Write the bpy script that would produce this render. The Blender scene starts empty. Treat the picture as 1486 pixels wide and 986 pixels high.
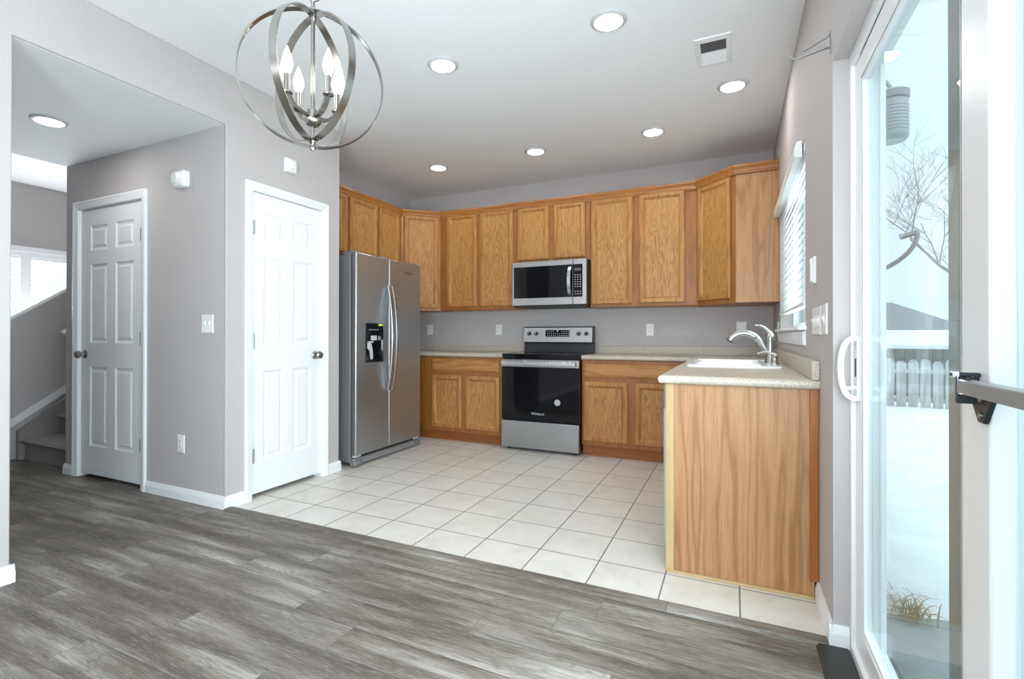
import bpy, bmesh, math, random
from mathutils import Vector, Matrix
random.seed(7)
sc = bpy.context.scene
col = sc.collection
PI = math.pi

# ------------------------------------------------------------------ camera
cam = bpy.data.cameras.new('camera'); co = bpy.data.objects.new('camera', cam); col.objects.link(co)
cam.sensor_width = 36.0; cam.lens = 726.52 / 1486 * 36.0
cam.shift_x = 21.93 / 1486; cam.shift_y = -9.06 / 1486
cam.clip_start = 0.05; cam.clip_end = 200
yaw, pit, rol = math.radians(25.402), math.radians(0.218), math.radians(0.08)
F = Vector((-math.sin(yaw)*math.cos(pit), math.cos(yaw)*math.cos(pit), math.sin(pit)))
R0 = Vector((math.cos(yaw), math.sin(yaw), 0)); U0 = R0.cross(F)
R1 = R0*math.cos(rol) + U0*math.sin(rol); U1 = -R0*math.sin(rol) + U0*math.cos(rol)
mw = Matrix(((R1.x, U1.x, -F.x, -0.312), (R1.y, U1.y, -F.y, -5.0403), (R1.z, U1.z, -F.z, 1.0873), (0, 0, 0, 1)))
co.matrix_world = mw
sc.camera = co

# ------------------------------------------------------------------ world, exposure, window daylight, added fill
sc.view_settings.view_transform = 'Standard'; sc.view_settings.look = 'None'
sc.view_settings.gamma = 1.0; sc.view_settings.use_curve_mapping = False
sc.view_settings.exposure = 0.06
sc.cycles.use_denoising = True
sc.cycles.max_bounces = 10; sc.cycles.diffuse_bounces = 6; sc.cycles.transparent_max_bounces = 16
sc.cycles.sample_clamp_indirect = 6.0; sc.cycles.caustics_reflective = False; sc.cycles.caustics_refractive = False
WORLD = 1.4
LAMP = 84.0          # recessed lamp lens emission
w = bpy.data.worlds.new('overcast_sky'); sc.world = w; w.use_nodes = True
nt = w.node_tree; nt.nodes.clear()
o_ = nt.nodes.new('ShaderNodeOutputWorld'); b_ = nt.nodes.new('ShaderNodeBackground')
b_.inputs['Color'].default_value = (0.75, 0.925, 1.0, 1)
# overcast sky: the zenith is about three times as bright as the horizon
tc_ = nt.nodes.new('ShaderNodeTexCoord'); sp_ = nt.nodes.new('ShaderNodeSeparateXYZ'); mr_ = nt.nodes.new('ShaderNodeMapRange'); mr_.interpolation_type = 'SMOOTHSTEP'
nt.links.new(tc_.outputs['Generated'], sp_.inputs[0]); nt.links.new(sp_.outputs[2], mr_.inputs[0])
mr_.inputs[1].default_value = 0.45; mr_.inputs[2].default_value = 1.0; mr_.inputs[3].default_value = WORLD; mr_.inputs[4].default_value = WORLD*2.7
nt.links.new(mr_.outputs[0], b_.inputs['Strength'])
nt.links.new(b_.outputs[0], o_.inputs[0])

def area(name, loc, direction, sx, sy, power, color):
    l = bpy.data.lights.new(name, 'AREA'); l.shape = 'RECTANGLE'; l.size = sx; l.size_y = sy
    l.energy = power; l.color = color
    o = bpy.data.objects.new(name, l); col.objects.link(o); o.location = loc
    o.rotation_euler = Vector(direction).to_track_quat('-Z', 'Z').to_euler(); return o
# fill lamps added behind the photographer, then daylight at the real openings
area('added_fill_front', (-1.7, -8.9, 1.5), (0, 1, 0.7), 2.6, 1.5, 95, (0.93, 0.96, 1.0))  # added fill lamp, no window is built in this wall
area('added_fill_side', (-0.06, -6.6, 1.45), (-1, 0.55, 0.6), 1.8, 1.4, 175, (0.80, 0.93, 1.0))  # unseen lamp added as fill; the wall here is closed
area('daylight_patio_glass', (-0.03, -4.47, 1.05), (-1, 0.12, 0.05), 0.58, 1.9, 84, (0.80, 0.93, 1.0))
area('daylight_stair_window', (-7.345, -2.45, 1.5), (1, 0, 0.45), 1.75, 0.9, 95, (0.9, 0.95, 1.0))

area('daylight_sink_window', (.132, -1.455, 1.70), (-1, 0, 0), 1.38, 0.64, 34, (0.93, 0.97, 1.0))

# ------------------------------------------------------------------ material helpers
class NT:
    def __init__(s, name):
        s.m = bpy.data.materials.new(name); s.m.use_nodes = True; s.t = s.m.node_tree; s.t.nodes.clear()
        s.out = s.n('ShaderNodeOutputMaterial')
    def n(s, t, **k):
        x = s.t.nodes.new(t)
        for a, v in k.items(): setattr(x, a, v)
        return x
    def l(s, a, b): s.t.links.new(a, b)
    def val(s, x, sock):
        if hasattr(x, 'is_linked') or hasattr(x, 'links'): s.l(x, sock)
        else: sock.default_value = x
    def math(s, op, a, b=None, c=None):
        x = s.n('ShaderNodeMath', operation=op)
        s.val(a, x.inputs[0])
        if b is not None: s.val(b, x.inputs[1])
        if c is not None: s.val(c, x.inputs[2])
        return x.outputs[0]
    def coord(s, kind='Object'):
        return s.n('ShaderNodeTexCoord').outputs[kind]
    def mapping(s, v, scale=(1, 1, 1), loc=None):
        x = s.n('ShaderNodeMapping'); s.l(v, x.inputs[0]); x.inputs['Scale'].default_value = scale
        if loc is not None: s.val(loc, x.inputs['Location'])
        return x.outputs[0]
    def noise(s, v, scale, detail=2, rough=0.5, dist=0.0):
        x = s.n('ShaderNodeTexNoise'); s.l(v, x.inputs['Vector']); x.inputs['Scale'].default_value = scale
        x.inputs['Detail'].default_value = detail; x.inputs['Roughness'].default_value = rough
        x.inputs['Distortion'].default_value = dist; return x.outputs['Fac']
    def ramp(s, f, stops):
        x = s.n('ShaderNodeValToRGB'); s.l(f, x.inputs[0]); e = x.color_ramp.elements
        while len(e) < len(stops): e.new(0.5)
        for i, (p, c) in enumerate(stops):
            e[i].position = p; e[i].color = (c if len(c) == 4 else (*c, 1))
        return x.outputs[0]
    def mix(s, f, a, b, mode='MIX'):
        x = s.n('ShaderNodeMix', data_type='RGBA', blend_type=mode)
        s.val(f, x.inputs[0])
        for v, i in ((a, 6), (b, 7)):
            if isinstance(v, tuple): x.inputs[i].default_value = (*v, 1)
            else: s.l(v, x.inputs[i])
        return x.outputs[2]
    def bump(s, h, strength=0.2, dist=0.01):
        x = s.n('ShaderNodeBump'); s.l(h, x.inputs['Height']); x.inputs['Strength'].default_value = strength
        x.inputs['Distance'].default_value = dist; return x.outputs[0]
    def bsdf(s, color, rough=0.5, metal=0.0, normal=None, spec=None, **k):
        p = s.n('ShaderNodeBsdfPrincipled')
        if isinstance(color, tuple): p.inputs['Base Color'].default_value = (*color, 1)
        else: s.l(color, p.inputs['Base Color'])
        s.val(rough, p.inputs['Roughness']); p.inputs['Metallic'].default_value = metal
        if spec is not None: p.inputs['Specular IOR Level'].default_value = spec
        if normal is not None: s.l(normal, p.inputs['Normal'])
        for a, v in k.items(): s.val(v, p.inputs[a])
        s.l(p.outputs[0], s.out.inputs[0]); return p

def plain(name, color, rough=0.5, metal=0.0, spec=None):
    t = NT(name); v = t.noise(t.coord(), 9, 3)
    c = t.mix(t.math('MULTIPLY', v, 0.10), color, tuple(x*0.8 for x in color))
    t.bsdf(c, rough, metal, spec=spec); return t.m

def wall_mat(name, color, rough=0.75, bump=0.22, scale=70):
    t = NT(name); v = t.coord()
    n1 = t.noise(v, scale, 3, 0.6); n2 = t.noise(v, 1.6, 2)
    c = t.mix(t.math('MULTIPLY', n2, 0.18), color, tuple(x*0.88 for x in color))
    t.bsdf(c, rough, 0, t.bump(n1, bump, 0.006), spec=0.35); return t.m

def oak(name, base, dark, light, grain='z', contour=11.0, amount=0.5, rough=0.38, fine=0.55, gx=9.0, gz=1.1):
    t = NT(name); v = t.coord()
    rnd = t.n('ShaderNodeObjectInfo').outputs['Random']
    off = t.n('ShaderNodeCombineXYZ'); t.l(t.math('MULTIPLY', rnd, 41.0), off.inputs[0]); t.l(t.math('MULTIPLY', rnd, 83.0), off.inputs[1]); t.l(t.math('MULTIPLY', rnd, 17.0), off.inputs[2])
    i = 'xyz'.index(grain)
    def sc_(a, b): q = [a, a, a]; q[i] = b; return tuple(q)
    big = t.noise(t.mapping(v, sc_(gx, gz), off.outputs[0]), 1.0, 2, 0.5)
    rings = t.math('PINGPONG', t.math('MULTIPLY', big, contour), 0.5)
    rings = t.math('MULTIPLY', rings, 2.0)
    warp = t.noise(t.mapping(v, sc_(60, 5), off.outputs[0]), 1.0, 3, 0.6)
    rings = t.math('ADD', rings, t.math('MULTIPLY', t.math('SUBTRACT', warp, 0.5), 0.7))
    pores = t.noise(t.mapping(v, sc_(300, 9), off.outputs[0]), 1.0, 2, 0.6)
    tone = t.noise(t.mapping(v, sc_(9, 0.6), off.outputs[0]), 1.0, 2)
    g = t.ramp(rings, [(0.05, dark), (0.38, base), (0.95, light)])
    c = t.mix(amount, base, g)
    c = t.mix(t.ramp(pores, [(0.50, (0, 0, 0)), (0.72, (fine, fine, fine))]), c, dark)
    c = t.mix(t.math('MULTIPLY', t.math('SUBTRACT', tone, 0.3), 0.45), c, light)
    t.bsdf(c, rough, 0, t.bump(pores, 0.06, 0.002), spec=0.4)
    return t.m

OB, OD, OL = (0.40, 0.182, 0.052), (0.20, 0.070, 0.015), (0.50, 0.26, 0.085)
M = {}
M['oak'] = oak('oak_vertical', OB, OD, OL, 'z', 7, 0.45)
M['oak_h'] = oak('oak_horizontal', OB, OD, OL, 'x', 7, 0.5)
M['oak_crown'] = oak('oak_crown', (0.34, 0.135, 0.032), OD, (0.42, 0.19, 0.05), 'x', 6, 0.4)
M['oak_panel'] = oak('oak_panel', (0.43, 0.212, 0.062), (0.21, 0.080, 0.018), (0.52, 0.285, 0.098), 'z', 13, 0.58, fine=0.85, gx=13, gz=1.9)
M['oak_frame'] = oak('oak_face_frame', (0.305, 0.117, 0.028), OD, (0.38, 0.165, 0.045), 'z', 6, 0.4)
M['oak_dark'] = oak('oak_toe_kick', (0.28, 0.093, 0.024), (0.17, 0.05, 0.012), (0.33, 0.12, 0.034), 'x', 6, 0.4)
M['oak_end'] = oak('oak_end_veneer', (0.40, 0.208, 0.09), (0.235, 0.102, 0.037), (0.46, 0.26, 0.125), 'z', 9, 0.6, 0.45, fine=0.6, gx=7, gz=0.55)
M['oak_raw'] = oak('oak_pale_edge', (0.50, 0.36, 0.18), (0.38, 0.25, 0.11), (0.56, 0.42, 0.23), 'z', 5, 0.3)
M['oak_orange'] = oak('oak_orange_strip', (0.34, 0.11, 0.02), (0.22, 0.06, 0.01), (0.42, 0.16, 0.035), 'z', 5, 0.3)
M['wall'] = wall_mat('painted_wall_grey', (0.492, 0.46, 0.454))
M['wall_light'] = wall_mat('painted_wall_pale', (0.492, 0.46, 0.454))
M['ceiling'] = wall_mat('painted_ceiling', (0.87, 0.875, 0.88), 0.85, 0.3, 55)
M['trim'] = plain('white_trim_paint', (0.84, 0.85, 0.86), 0.35)
M['door'] = plain('white_door_paint', (0.83, 0.84, 0.85), 0.4)
M['vinyl'] = plain('white_vinyl', (0.86, 0.88, 0.88), 0.3)
M['plastic'] = plain('white_plastic', (0.82, 0.82, 0.80), 0.35)
M['plastic_grey'] = plain('pale_grey_plastic', (0.55, 0.56, 0.56), 0.4)
M['taupe'] = plain('taupe_metal', (0.25, 0.23, 0.22), 0.5)
M['black'] = plain('black_enamel', (0.012, 0.012, 0.014), 0.25)
M['black_matte'] = plain('black_plastic', (0.02, 0.02, 0.022), 0.5)
M['black_metal'] = plain('black_steel', (0.03, 0.035, 0.04), 0.35, 0.4)
M['fridge_side'] = plain('grey_fridge_paint', (0.23, 0.235, 0.24), 0.45, 0.3)
M['grey_metal'] = plain('grey_metal', (0.36, 0.37, 0.38), 0.4, 0.6)
M['porcelain'] = plain('white_porcelain', (0.88, 0.88, 0.89), 0.12)
M['slot'] = plain('dark_slot', (0.03, 0.03, 0.03), 0.7)
M['mark'] = plain('pale_marking', (0.62, 0.64, 0.66), 0.5)
M['display'] = plain('grey_display', (0.10, 0.12, 0.13), 0.25)
M['sticker'] = plain('yellow_green_sticker', (0.55, 0.68, 0.12), 0.5)
M['badge_grey'] = plain('badge_grey', (0.10, 0.09, 0.10), 0.4)
M['red_badge'] = plain('badge_dark_red', (0.20, 0.06, 0.06), 0.4)
M['grout_line'] = plain('grey_silver_paint', (0.42, 0.42, 0.41), 0.4)
M['snow'] = None

def steel(name, color=(0.56, 0.565, 0.57), axis='x', rough=0.30):
    t = NT(name); v = t.coord(); i = 'xyz'.index(axis); s = [420, 420, 420]; s[i] = 2.0
    n = t.noise(t.mapping(v, tuple(s)), 1.0, 2, 0.6)
    c = t.mix(n, tuple(x*0.93 for x in color), tuple(min(1, x*1.05) for x in color))
    r = t.math('ADD', t.math('MULTIPLY', n, 0.10), rough-0.05)
    t.bsdf(c, r, 1.0, t.bump(n, 0.04, 0.001)); return t.m
M['steel_x'] = steel('brushed_steel', (0.42, 0.425, 0.43), 'x', 0.36)
M['steel_y'] = steel('brushed_steel_side', (0.52, 0.54, 0.56), 'y', 0.40)
M['steel_z'] = steel('brushed_steel_vertical', (0.58, 0.59, 0.60), 'z', 0.27)
M['nickel'] = steel('satin_nickel', (0.36, 0.345, 0.32), 'z', 0.24)
M['chrome'] = steel('polished_nickel', (0.40, 0.395, 0.38), 'z', 0.33)

def glossy_black(name):
    t = NT(name); v = t.noise(t.coord(), 4, 2)
    c = t.mix(v, (0.004, 0.004, 0.005), (0.008, 0.008, 0.010)); t.bsdf(c, 0.05, 0, spec=0.2); return t.m
M['black_glass'] = glossy_black('black_glass')

def glass(name, tint=(0.93, 0.98, 0.98), smudge=0.0):
    t = NT(name)
    f = t.n('ShaderNodeLayerWeight'); f.inputs['Blend'].default_value = 0.5
    fr = t.math('ADD', t.math('MULTIPLY', t.math('POWER', f.outputs['Facing'], 5.0), 0.5), 0.03)
    tr = t.n('ShaderNodeBsdfTransparent'); tr.inputs[0].default_value = (*tint, 1)
    gl = t.n('ShaderNodeBsdfGlossy'); gl.inputs['Roughness'].default_value = 0.0
    mx = t.n('ShaderNodeMixShader'); t.l(fr, mx.inputs[0]); t.l(tr.outputs[0], mx.inputs[1]); t.l(gl.outputs[0], mx.inputs[2])
    src = mx.outputs[0]
    if smudge:
        n = t.noise(t.mapping(t.coord(), (3, 3, 3)), 2.0, 5, 0.7)
        df = t.n('ShaderNodeBsdfDiffuse'); df.inputs[0].default_value = (0.85, 0.9, 0.9, 1)
        m2 = t.n('ShaderNodeMixShader'); t.l(t.math('MULTIPLY', n, smudge), m2.inputs[0]); t.l(src, m2.inputs[1]); t.l(df.outputs[0], m2.inputs[2]); src = m2.outputs[0]
    t.l(src, t.out.inputs[0]); return t.m
M['glass'] = glass('window_glass', (0.94, 0.985, 0.985), 0.05)
M['jar_glass'] = plain('grey_ribbed_glass', (0.42, 0.45, 0.46), 0.15)

def emit(name, color, strength):
    t = NT(name); n = t.noise(t.coord(), 3, 1)
    e = t.n('ShaderNodeEmission'); e.inputs[0].default_value = (*color, 1)
    t.l(t.math('ADD', t.math('MULTIPLY', n, 0.02*strength), strength), e.inputs[1]); t.l(e.outputs[0], t.out.inputs[0]); return t.m
M['lamp'] = emit('lamp_lens', (1.0, 0.97, 0.93), LAMP)
M['bulb'] = emit('candle_bulb', (1.0, 0.96, 0.90), 11.0)

def slat_mat():
    t = NT('white_blind_slat'); n = t.noise(t.coord(), 5, 2)
    c = t.mix(n, (0.86, 0.87, 0.88), (0.90, 0.91, 0.92))
    d = t.n('ShaderNodeBsdfDiffuse'); t.l(c, d.inputs[0]); r = t.n('ShaderNodeBsdfTranslucent'); t.l(c, r.inputs[0])
    mx = t.n('ShaderNodeMixShader'); mx.inputs[0].default_value = 0.45
    t.l(d.outputs[0], mx.inputs[1]); t.l(r.outputs[0], mx.inputs[2]); t.l(mx.outputs[0], t.out.inputs[0]); return t.m
M['slat'] = slat_mat()

def tile_mat():
    t = NT('ceramic_floor_tile'); v = t.coord(); P = 0.3043
    s = t.n('ShaderNodeSeparateXYZ'); t.l(v, s.inputs[0])
    ux = t.math('DIVIDE', t.math('ADD', s.outputs[0], 3.0317), P); uy = t.math('DIVIDE', t.math('ADD', s.outputs[1], 2.6439), P)
    def edge(u):
        f = t.math('FRACT', t.math('ADD', u, 100.0)); return t.math('MINIMUM', f, t.math('SUBTRACT', 1.0, f))
    e = t.math('MINIMUM', edge(ux), edge(uy))
    grout = t.math('LESS_THAN', e, 0.0095)
    soft = t.math('SMOOTHSTEP' if False else 'MULTIPLY', t.math('MINIMUM', e, 0.022), 1/0.022)
    cid = t.n('ShaderNodeCombineXYZ'); t.l(t.math('FLOOR', ux), cid.inputs[0]); t.l(t.math('FLOOR', uy), cid.inputs[1])
    wn = t.n('ShaderNodeTexWhiteNoise'); t.l(cid.outputs[0], wn.inputs[0])
    off = t.n('ShaderNodeVectorMath', operation='MULTIPLY_ADD'); t.l(wn.outputs['Color'], off.inputs[0]); off.inputs[1].default_value = (9, 9, 9); t.l(v, off.inputs[2])
    n1 = t.noise(off.outputs[0], 6, 4, 0.6, 0.6); n2 = t.noise(off.outputs[0], 2.2, 2)
    c = t.ramp(n1, [(0.30, (0.60, 0.565, 0.505)), (0.5, (0.675, 0.65, 0.60)), (0.72, (0.72, 0.705, 0.66))])
    c = t.mix(t.math('MULTIPLY', wn.outputs['Value'], 0.25), c, (0.65, 0.61, 0.55))
    c = t.mix(t.math('MULTIPLY', n2, 0.2), c, (0.55, 0.52, 0.47))
    c = t.mix(grout, c, (0.17, 0.155, 0.14))
    r = t.math('ADD', 0.34, t.math('MULTIPLY', grout, 0.5))
    t.bsdf(c, r, 0, t.bump(soft, 0.35, 0.004), spec=0.35); return t.m
M['tile'] = tile_mat()

def laminate_mat(name='weathered_laminate', along=0, W=0.152, L=1.22):
    t = NT(name); v = t.coord(); s = t.n('ShaderNodeSeparateXYZ'); t.l(v, s.inputs[0])
    X, Y = s.outputs[along], s.outputs[1-along]
    row = t.math('FLOOR', t.math('DIVIDE', t.math('ADD', Y, 20.0), W))
    h = t.n('ShaderNodeTexWhiteNoise', noise_dimensions='1D'); t.l(row, h.inputs['W'])
    xo = t.math('DIVIDE', t.math('ADD', t.math('ADD', X, 30.0), t.math('MULTIPLY', h.outputs['Value'], L)), L)
    colm = t.math('FLOOR', xo)
    cid = t.n('ShaderNodeCombineXYZ'); t.l(row, cid.inputs[0]); t.l(colm, cid.inputs[1])
    wn = t.n('ShaderNodeTexWhiteNoise'); t.l(cid.outputs[0], wn.inputs[0])
    def edge(u, k):
        f = t.math('FRACT', u); return t.math('MULTIPLY', t.math('MINIMUM', f, t.math('SUBTRACT', 1.0, f)), k)
    e = t.math('MINIMUM', edge(xo, L), edge(t.math('DIVIDE', t.math('ADD', Y, 20.0), W), W))
    seam = t.math('LESS_THAN', e, 0.0013)
    off = t.n('ShaderNodeVectorMath', operation='MULTIPLY_ADD'); t.l(wn.outputs['Color'], off.inputs[0]); off.inputs[1].default_value = (23, 23, 23); t.l(v, off.inputs[2])
    p = off.outputs[0]
    sx = lambda a, b: (a, b, 1) if along == 0 else (b, a, 1)
    big = t.noise(t.mapping(p, sx(1.0, 8.5)), 1.0, 2, 0.5, 0.2)
    blotch = t.noise(t.mapping(p, sx(1.25, 9.0)), 1.0, 4, 0.55)
    dark = t.noise(t.mapping(p, sx(1.5, 17.0), (3, 7, 0)), 1.0, 3, 0.55)
    lines = t.math('PINGPONG', t.math('MULTIPLY', big, 30.0), 0.5)
    wob = t.noise(t.mapping(p, sx(30, 150)), 1.0, 2, 0.6)
    lines = t.ramp(t.math('ADD', lines, t.math('MULTIPLY', t.math('SUBTRACT', wob, 0.5), 0.5)), [(0.02, (1, 1, 1)), (0.22, (0, 0, 0))])
    fine = t.noise(t.mapping(p, sx(5, 170)), 1.0, 4, 0.6)
    scr = t.noise(t.mapping(p, sx(16, 260)), 1.0, 3, 0.7)
    c = t.ramp(blotch, [(0.34, (0.060, 0.046, 0.036)), (0.45, (0.128, 0.106, 0.086)), (0.56, (0.24, 0.215, 0.185)), (0.70, (0.42, 0.398, 0.365))])
    c = t.mix(t.ramp(dark, [(0.50, (0, 0, 0)), (0.66, (0.65, 0.65, 0.65))]), c, (0.052, 0.038, 0.030))
    c = t.mix(t.math('MULTIPLY', lines, 0.42), c, (0.062, 0.050, 0.042))
    c = t.mix(t.ramp(fine, [(0.47, (0, 0, 0)), (0.70, (0.6, 0.6, 0.6))]), c, (0.062, 0.048, 0.040))
    c = t.mix(t.ramp(scr, [(0.52, (0, 0, 0)), (0.70, (0.45, 0.45, 0.45))]), c, (0.42, 0.40, 0.37))
    c = t.mix(t.math('MULTIPLY', wn.outputs['Value'], 0.18), c, (0.24, 0.215, 0.185))
    c = t.mix(t.math('MULTIPLY', seam, 0.6), c, (0.05, 0.045, 0.04))
    t.bsdf(c, t.math('ADD', 0.38, t.math('MULTIPLY', fine, 0.2)), 0, t.bump(fine, 0.10, 0.002), spec=0.35); return t.m
M['laminate'] = laminate_mat()
M['tmold'] = laminate_mat('laminate_strip', 0, 5.0, 7.0)
M['tmold_dark'] = plain('dark_laminate_strip', (0.022, 0.024, 0.024), 0.45)

def counter_mat():
    t = NT('speckled_laminate_worktop'); v = t.coord()
    n1 = t.noise(v, 230, 3, 0.7); n2 = t.noise(v, 90, 2, 0.6); n3 = t.noise(v, 5, 2)
    c = t.ramp(n1, [(0.32, (0.20, 0.165, 0.125)), (0.46, (0.46, 0.40, 0.325)), (0.58, (0.56, 0.505, 0.43)), (0.72, (0.74, 0.71, 0.65))])
    c = t.mix(t.ramp(n2, [(0.55, (0, 0, 0)), (0.7, (0.6, 0.6, 0.6))]), c, (0.60, 0.56, 0.50))
    c = t.mix(t.math('MULTIPLY', n3, 0.25), c, (0.42, 0.36, 0.29))
    t.bsdf(c, 0.35, 0, spec=0.4); return t.m
M['counter'] = counter_mat()

def carpet_mat():
    t = NT('grey_stair_carpet'); v = t.coord(); n = t.noise(v, 320, 3, 0.7); n2 = t.noise(v, 14, 2)
    c = t.ramp(n, [(0.3, (0.20, 0.185, 0.18)), (0.7, (0.44, 0.42, 0.41))]); c = t.mix(t.math('MULTIPLY', n2, 0.3), c, (0.25, 0.24, 0.23))
    t.bsdf(c, 0.95, 0, t.bump(n, 0.6, 0.01)); return t.m
M['carpet'] = carpet_mat()

def snow_mat():
    t = NT('snow'); v = t.coord(); n = t.noise(v, 3, 5, 0.65); n2 = t.noise(v, 60, 3, 0.6)
    c = t.ramp(n, [(0.3, (0.60, 0.64, 0.66)), (0.7, (0.76, 0.79, 0.80))])
    t.bsdf(c, 0.8, 0, t.bump(n2, 0.35, 0.02)); return t.m
M['snow'] = snow_mat()
def outdoor(name, c1, c2, scale=(6, 6, 0.6), rough=0.8):
    t = NT(name); v = t.mapping(t.coord(), scale); n = t.noise(v, 3, 4, 0.65)
    t.bsdf(t.ramp(n, [(0.3, c1), (0.7, c2)]), rough); return t.m
M['picket'] = outdoor('weathered_white_picket', (0.30, 0.32, 0.32), (0.52, 0.55, 0.55))
M['fence_wood'] = outdoor('weathered_grey_board', (0.15, 0.145, 0.14), (0.22, 0.215, 0.205))
M['shingle'] = outdoor('grey_shingle', (0.17, 0.175, 0.18), (0.25, 0.255, 0.26), (3, 3, 9))
M['house_wall'] = outdoor('pale_house_siding', (0.46, 0.46, 0.46), (0.54, 0.54, 0.53), (1, 1, 8))
M['bark'] = outdoor('haze_paled_bark', (0.27, 0.265, 0.275), (0.38, 0.375, 0.385), (5, 5, 1))  # bark colour lightened to paint in haze over the tree
M['straw'] = outdoor('dry_straw', (0.30, 0.24, 0.15), (0.48, 0.40, 0.27), (20, 20, 3))
M['concrete'] = outdoor('patio_concrete', (0.20, 0.215, 0.215), (0.27, 0.285, 0.285), (4, 4, 4))
M['siding'] = outdoor('exterior_siding', (0.50, 0.52, 0.52), (0.58, 0.60, 0.60), (1, 1, 7))

# ------------------------------------------------------------------ mesh helpers
class MB:
    """collects shapes, then links them as one mesh object"""
    def __init__(s, xf=None): s.bm = bmesh.new(); s.xf = xf
    def v(s, p): return s.bm.verts.new(s.xf(*p) if s.xf else p)
    def quad(s, pts):
        try: return s.bm.faces.new([s.v(p) for p in pts])
        except ValueError: return None
    def box(s, a, b):
        x0, y0, z0 = a; x1, y1, z1 = b
        vs = [s.v(p) for p in ((x0,y0,z0),(x1,y0,z0),(x1,y1,z0),(x0,y1,z0),(x0,y0,z1),(x1,y0,z1),(x1,y1,z1),(x0,y1,z1))]
        for f in ((0,3,2,1),(4,5,6,7),(0,1,5,4),(1,2,6,5),(2,3,7,6),(3,0,4,7)): s.bm.faces.new([vs[i] for i in f])
        return s
    def prism(s, poly, axis, lo, hi):
        i = 'xyz'.index(axis)
        def P(q, h):
            l = list(q); l.insert(i, h); return tuple(l)
        a = [s.v(P(q, lo)) for q in poly]; b = [s.v(P(q, hi)) for q in poly]; n = len(poly)
        s.bm.faces.new(a[::-1]); s.bm.faces.new(b)
        for k in range(n): s.bm.faces.new((a[k], a[(k+1) % n], b[(k+1) % n], b[k]))
        return s
    def loops(s, loops, cap0=True, cap1=True, closed=True):
        L = [[s.v(p) for p in lp] for lp in loops]; n = len(L[0])
        for a, b in zip(L[:-1], L[1:]):
            for k in range(n if closed else n-1): s.bm.faces.new((a[k], a[(k+1) % n], b[(k+1) % n], b[k]))
        if cap0: s.bm.faces.new(L[0][::-1])
        if cap1: s.bm.faces.new(L[-1])
        return s
    def lathe(s, prof, c, axis='z', seg=24, cap0=True, cap1=True):
        """prof: (radius, height) along axis from c"""
        c = Vector(c); ax = Vector((1,0,0)) if axis == 'x' else Vector((0,1,0)) if axis == 'y' else Vector((0,0,1)) if axis == 'z' else Vector(axis).normalized()
        u = ax.orthogonal().normalized(); w_ = ax.cross(u)
        return s.loops([[tuple(c + ax*h + (u*math.cos(2*PI*k/seg) + w_*math.sin(2*PI*k/seg))*max(r, 1e-4)) for k in range(seg)] for r, h in prof], cap0, cap1)
    def tube(s, pts, r, seg=8, closed=False):
        P = [Vector(p) for p in pts]; n = len(P); rr = r if isinstance(r, (list, tuple)) else [r]*n
        loops = []; u = None
        for i in range(n):
            if closed: t = (P[(i+1) % n] - P[i-1])
            else: t = P[min(i+1, n-1)] - P[max(i-1, 0)]
            t.normalize()
            if u is None: u = t.orthogonal().normalized()
            u = (u - t*u.dot(t)).normalized(); w_ = t.cross(u)
            loops.append([tuple(P[i] + (u*math.cos(2*PI*k/seg) + w_*math.sin(2*PI*k/seg))*rr[i]) for k in range(seg)])
        if closed: return s.loops(loops + [loops[0]], False, False)
        return s.loops(loops)
    def sweep(s, pts, sec, side):
        """flat section sec (a,b) pairs carried along pts; side = constant direction for a"""
        P = [Vector(p) for p in pts]; n = len(P); S = Vector(side).normalized(); loops = []
        for i in range(n):
            t = (P[min(i+1, n-1)] - P[max(i-1, 0)]).normalized(); w_ = t.cross(S).normalized()
            loops.append([tuple(P[i] + S*a + w_*b) for a, b in sec])
        return s.loops(loops)
    def frame(s, a0, a1, z0, z1, prof):
        """closed rectangular ring: prof = (inset, depth) list; local plane (u, d, z)"""
        return s.loops([[(a0+i, d, z0+i), (a1-i, d, z0+i), (a1-i, d, z1-i), (a0+i, d, z1-i)] for i, d in prof], False, False)
    def build(s, name, mat, parent=None, bevel=0.0, seg=2, smooth=False, loc=None):
        bmesh.ops.remove_doubles(s.bm, verts=s.bm.verts, dist=1e-5)
        bmesh.ops.recalc_face_normals(s.bm, faces=s.bm.faces)
        L = Vector(loc) if loc is not None else Vector((0, 0, 0))
        if loc is not None: bmesh.ops.translate(s.bm, verts=s.bm.verts, vec=-L)
        me = bpy.data.meshes.new(name); s.bm.to_mesh(me); s.bm.free()
        o = bpy.data.objects.new(name, me); col.objects.link(o); me.materials.append(mat)
        if loc is not None: o.location = L
        if parent is not None: adopt(o, parent)
        if bevel:
            m = o.modifiers.new('edges', 'BEVEL'); m.width = bevel; m.segments = seg; m.limit_method = 'ANGLE'; m.angle_limit = math.radians(40)
        if smooth or bevel:
            for p in me.polygons: p.use_smooth = True
            try:
                me.set_sharp_from_angle(angle=math.radians(38))
            except Exception: pass
        return o
WL = {}
def wloc(o):
    l = Vector(o.location); p = o.parent
    if p is not None: return WL[o.name]
    return l
def adopt(o, parent):
    o.parent = parent; pl = wroot(parent); o.matrix_parent_inverse = Matrix.Translation(-pl)
ROOTLOC = {}
def wroot(p):
    # world translation of a parent: empties sit at their base, meshes parented to them stay in world coordinates
    if p.parent is None: return Vector(p.location)
    return Vector((0, 0, 0))
def root(name, loc, label, cat, group=None, kind=None):
    o = bpy.data.objects.new(name, None); col.objects.link(o); o.location = loc; o.empty_display_size = 0.1
    return tag(o, label, cat, group, kind)
def tag(o, label=None, cat=None, group=None, kind=None):
    if label: o['label'] = label
    if cat: o['category'] = cat
    if group: o['group'] = group
    if kind: o['kind'] = kind
    return o
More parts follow.
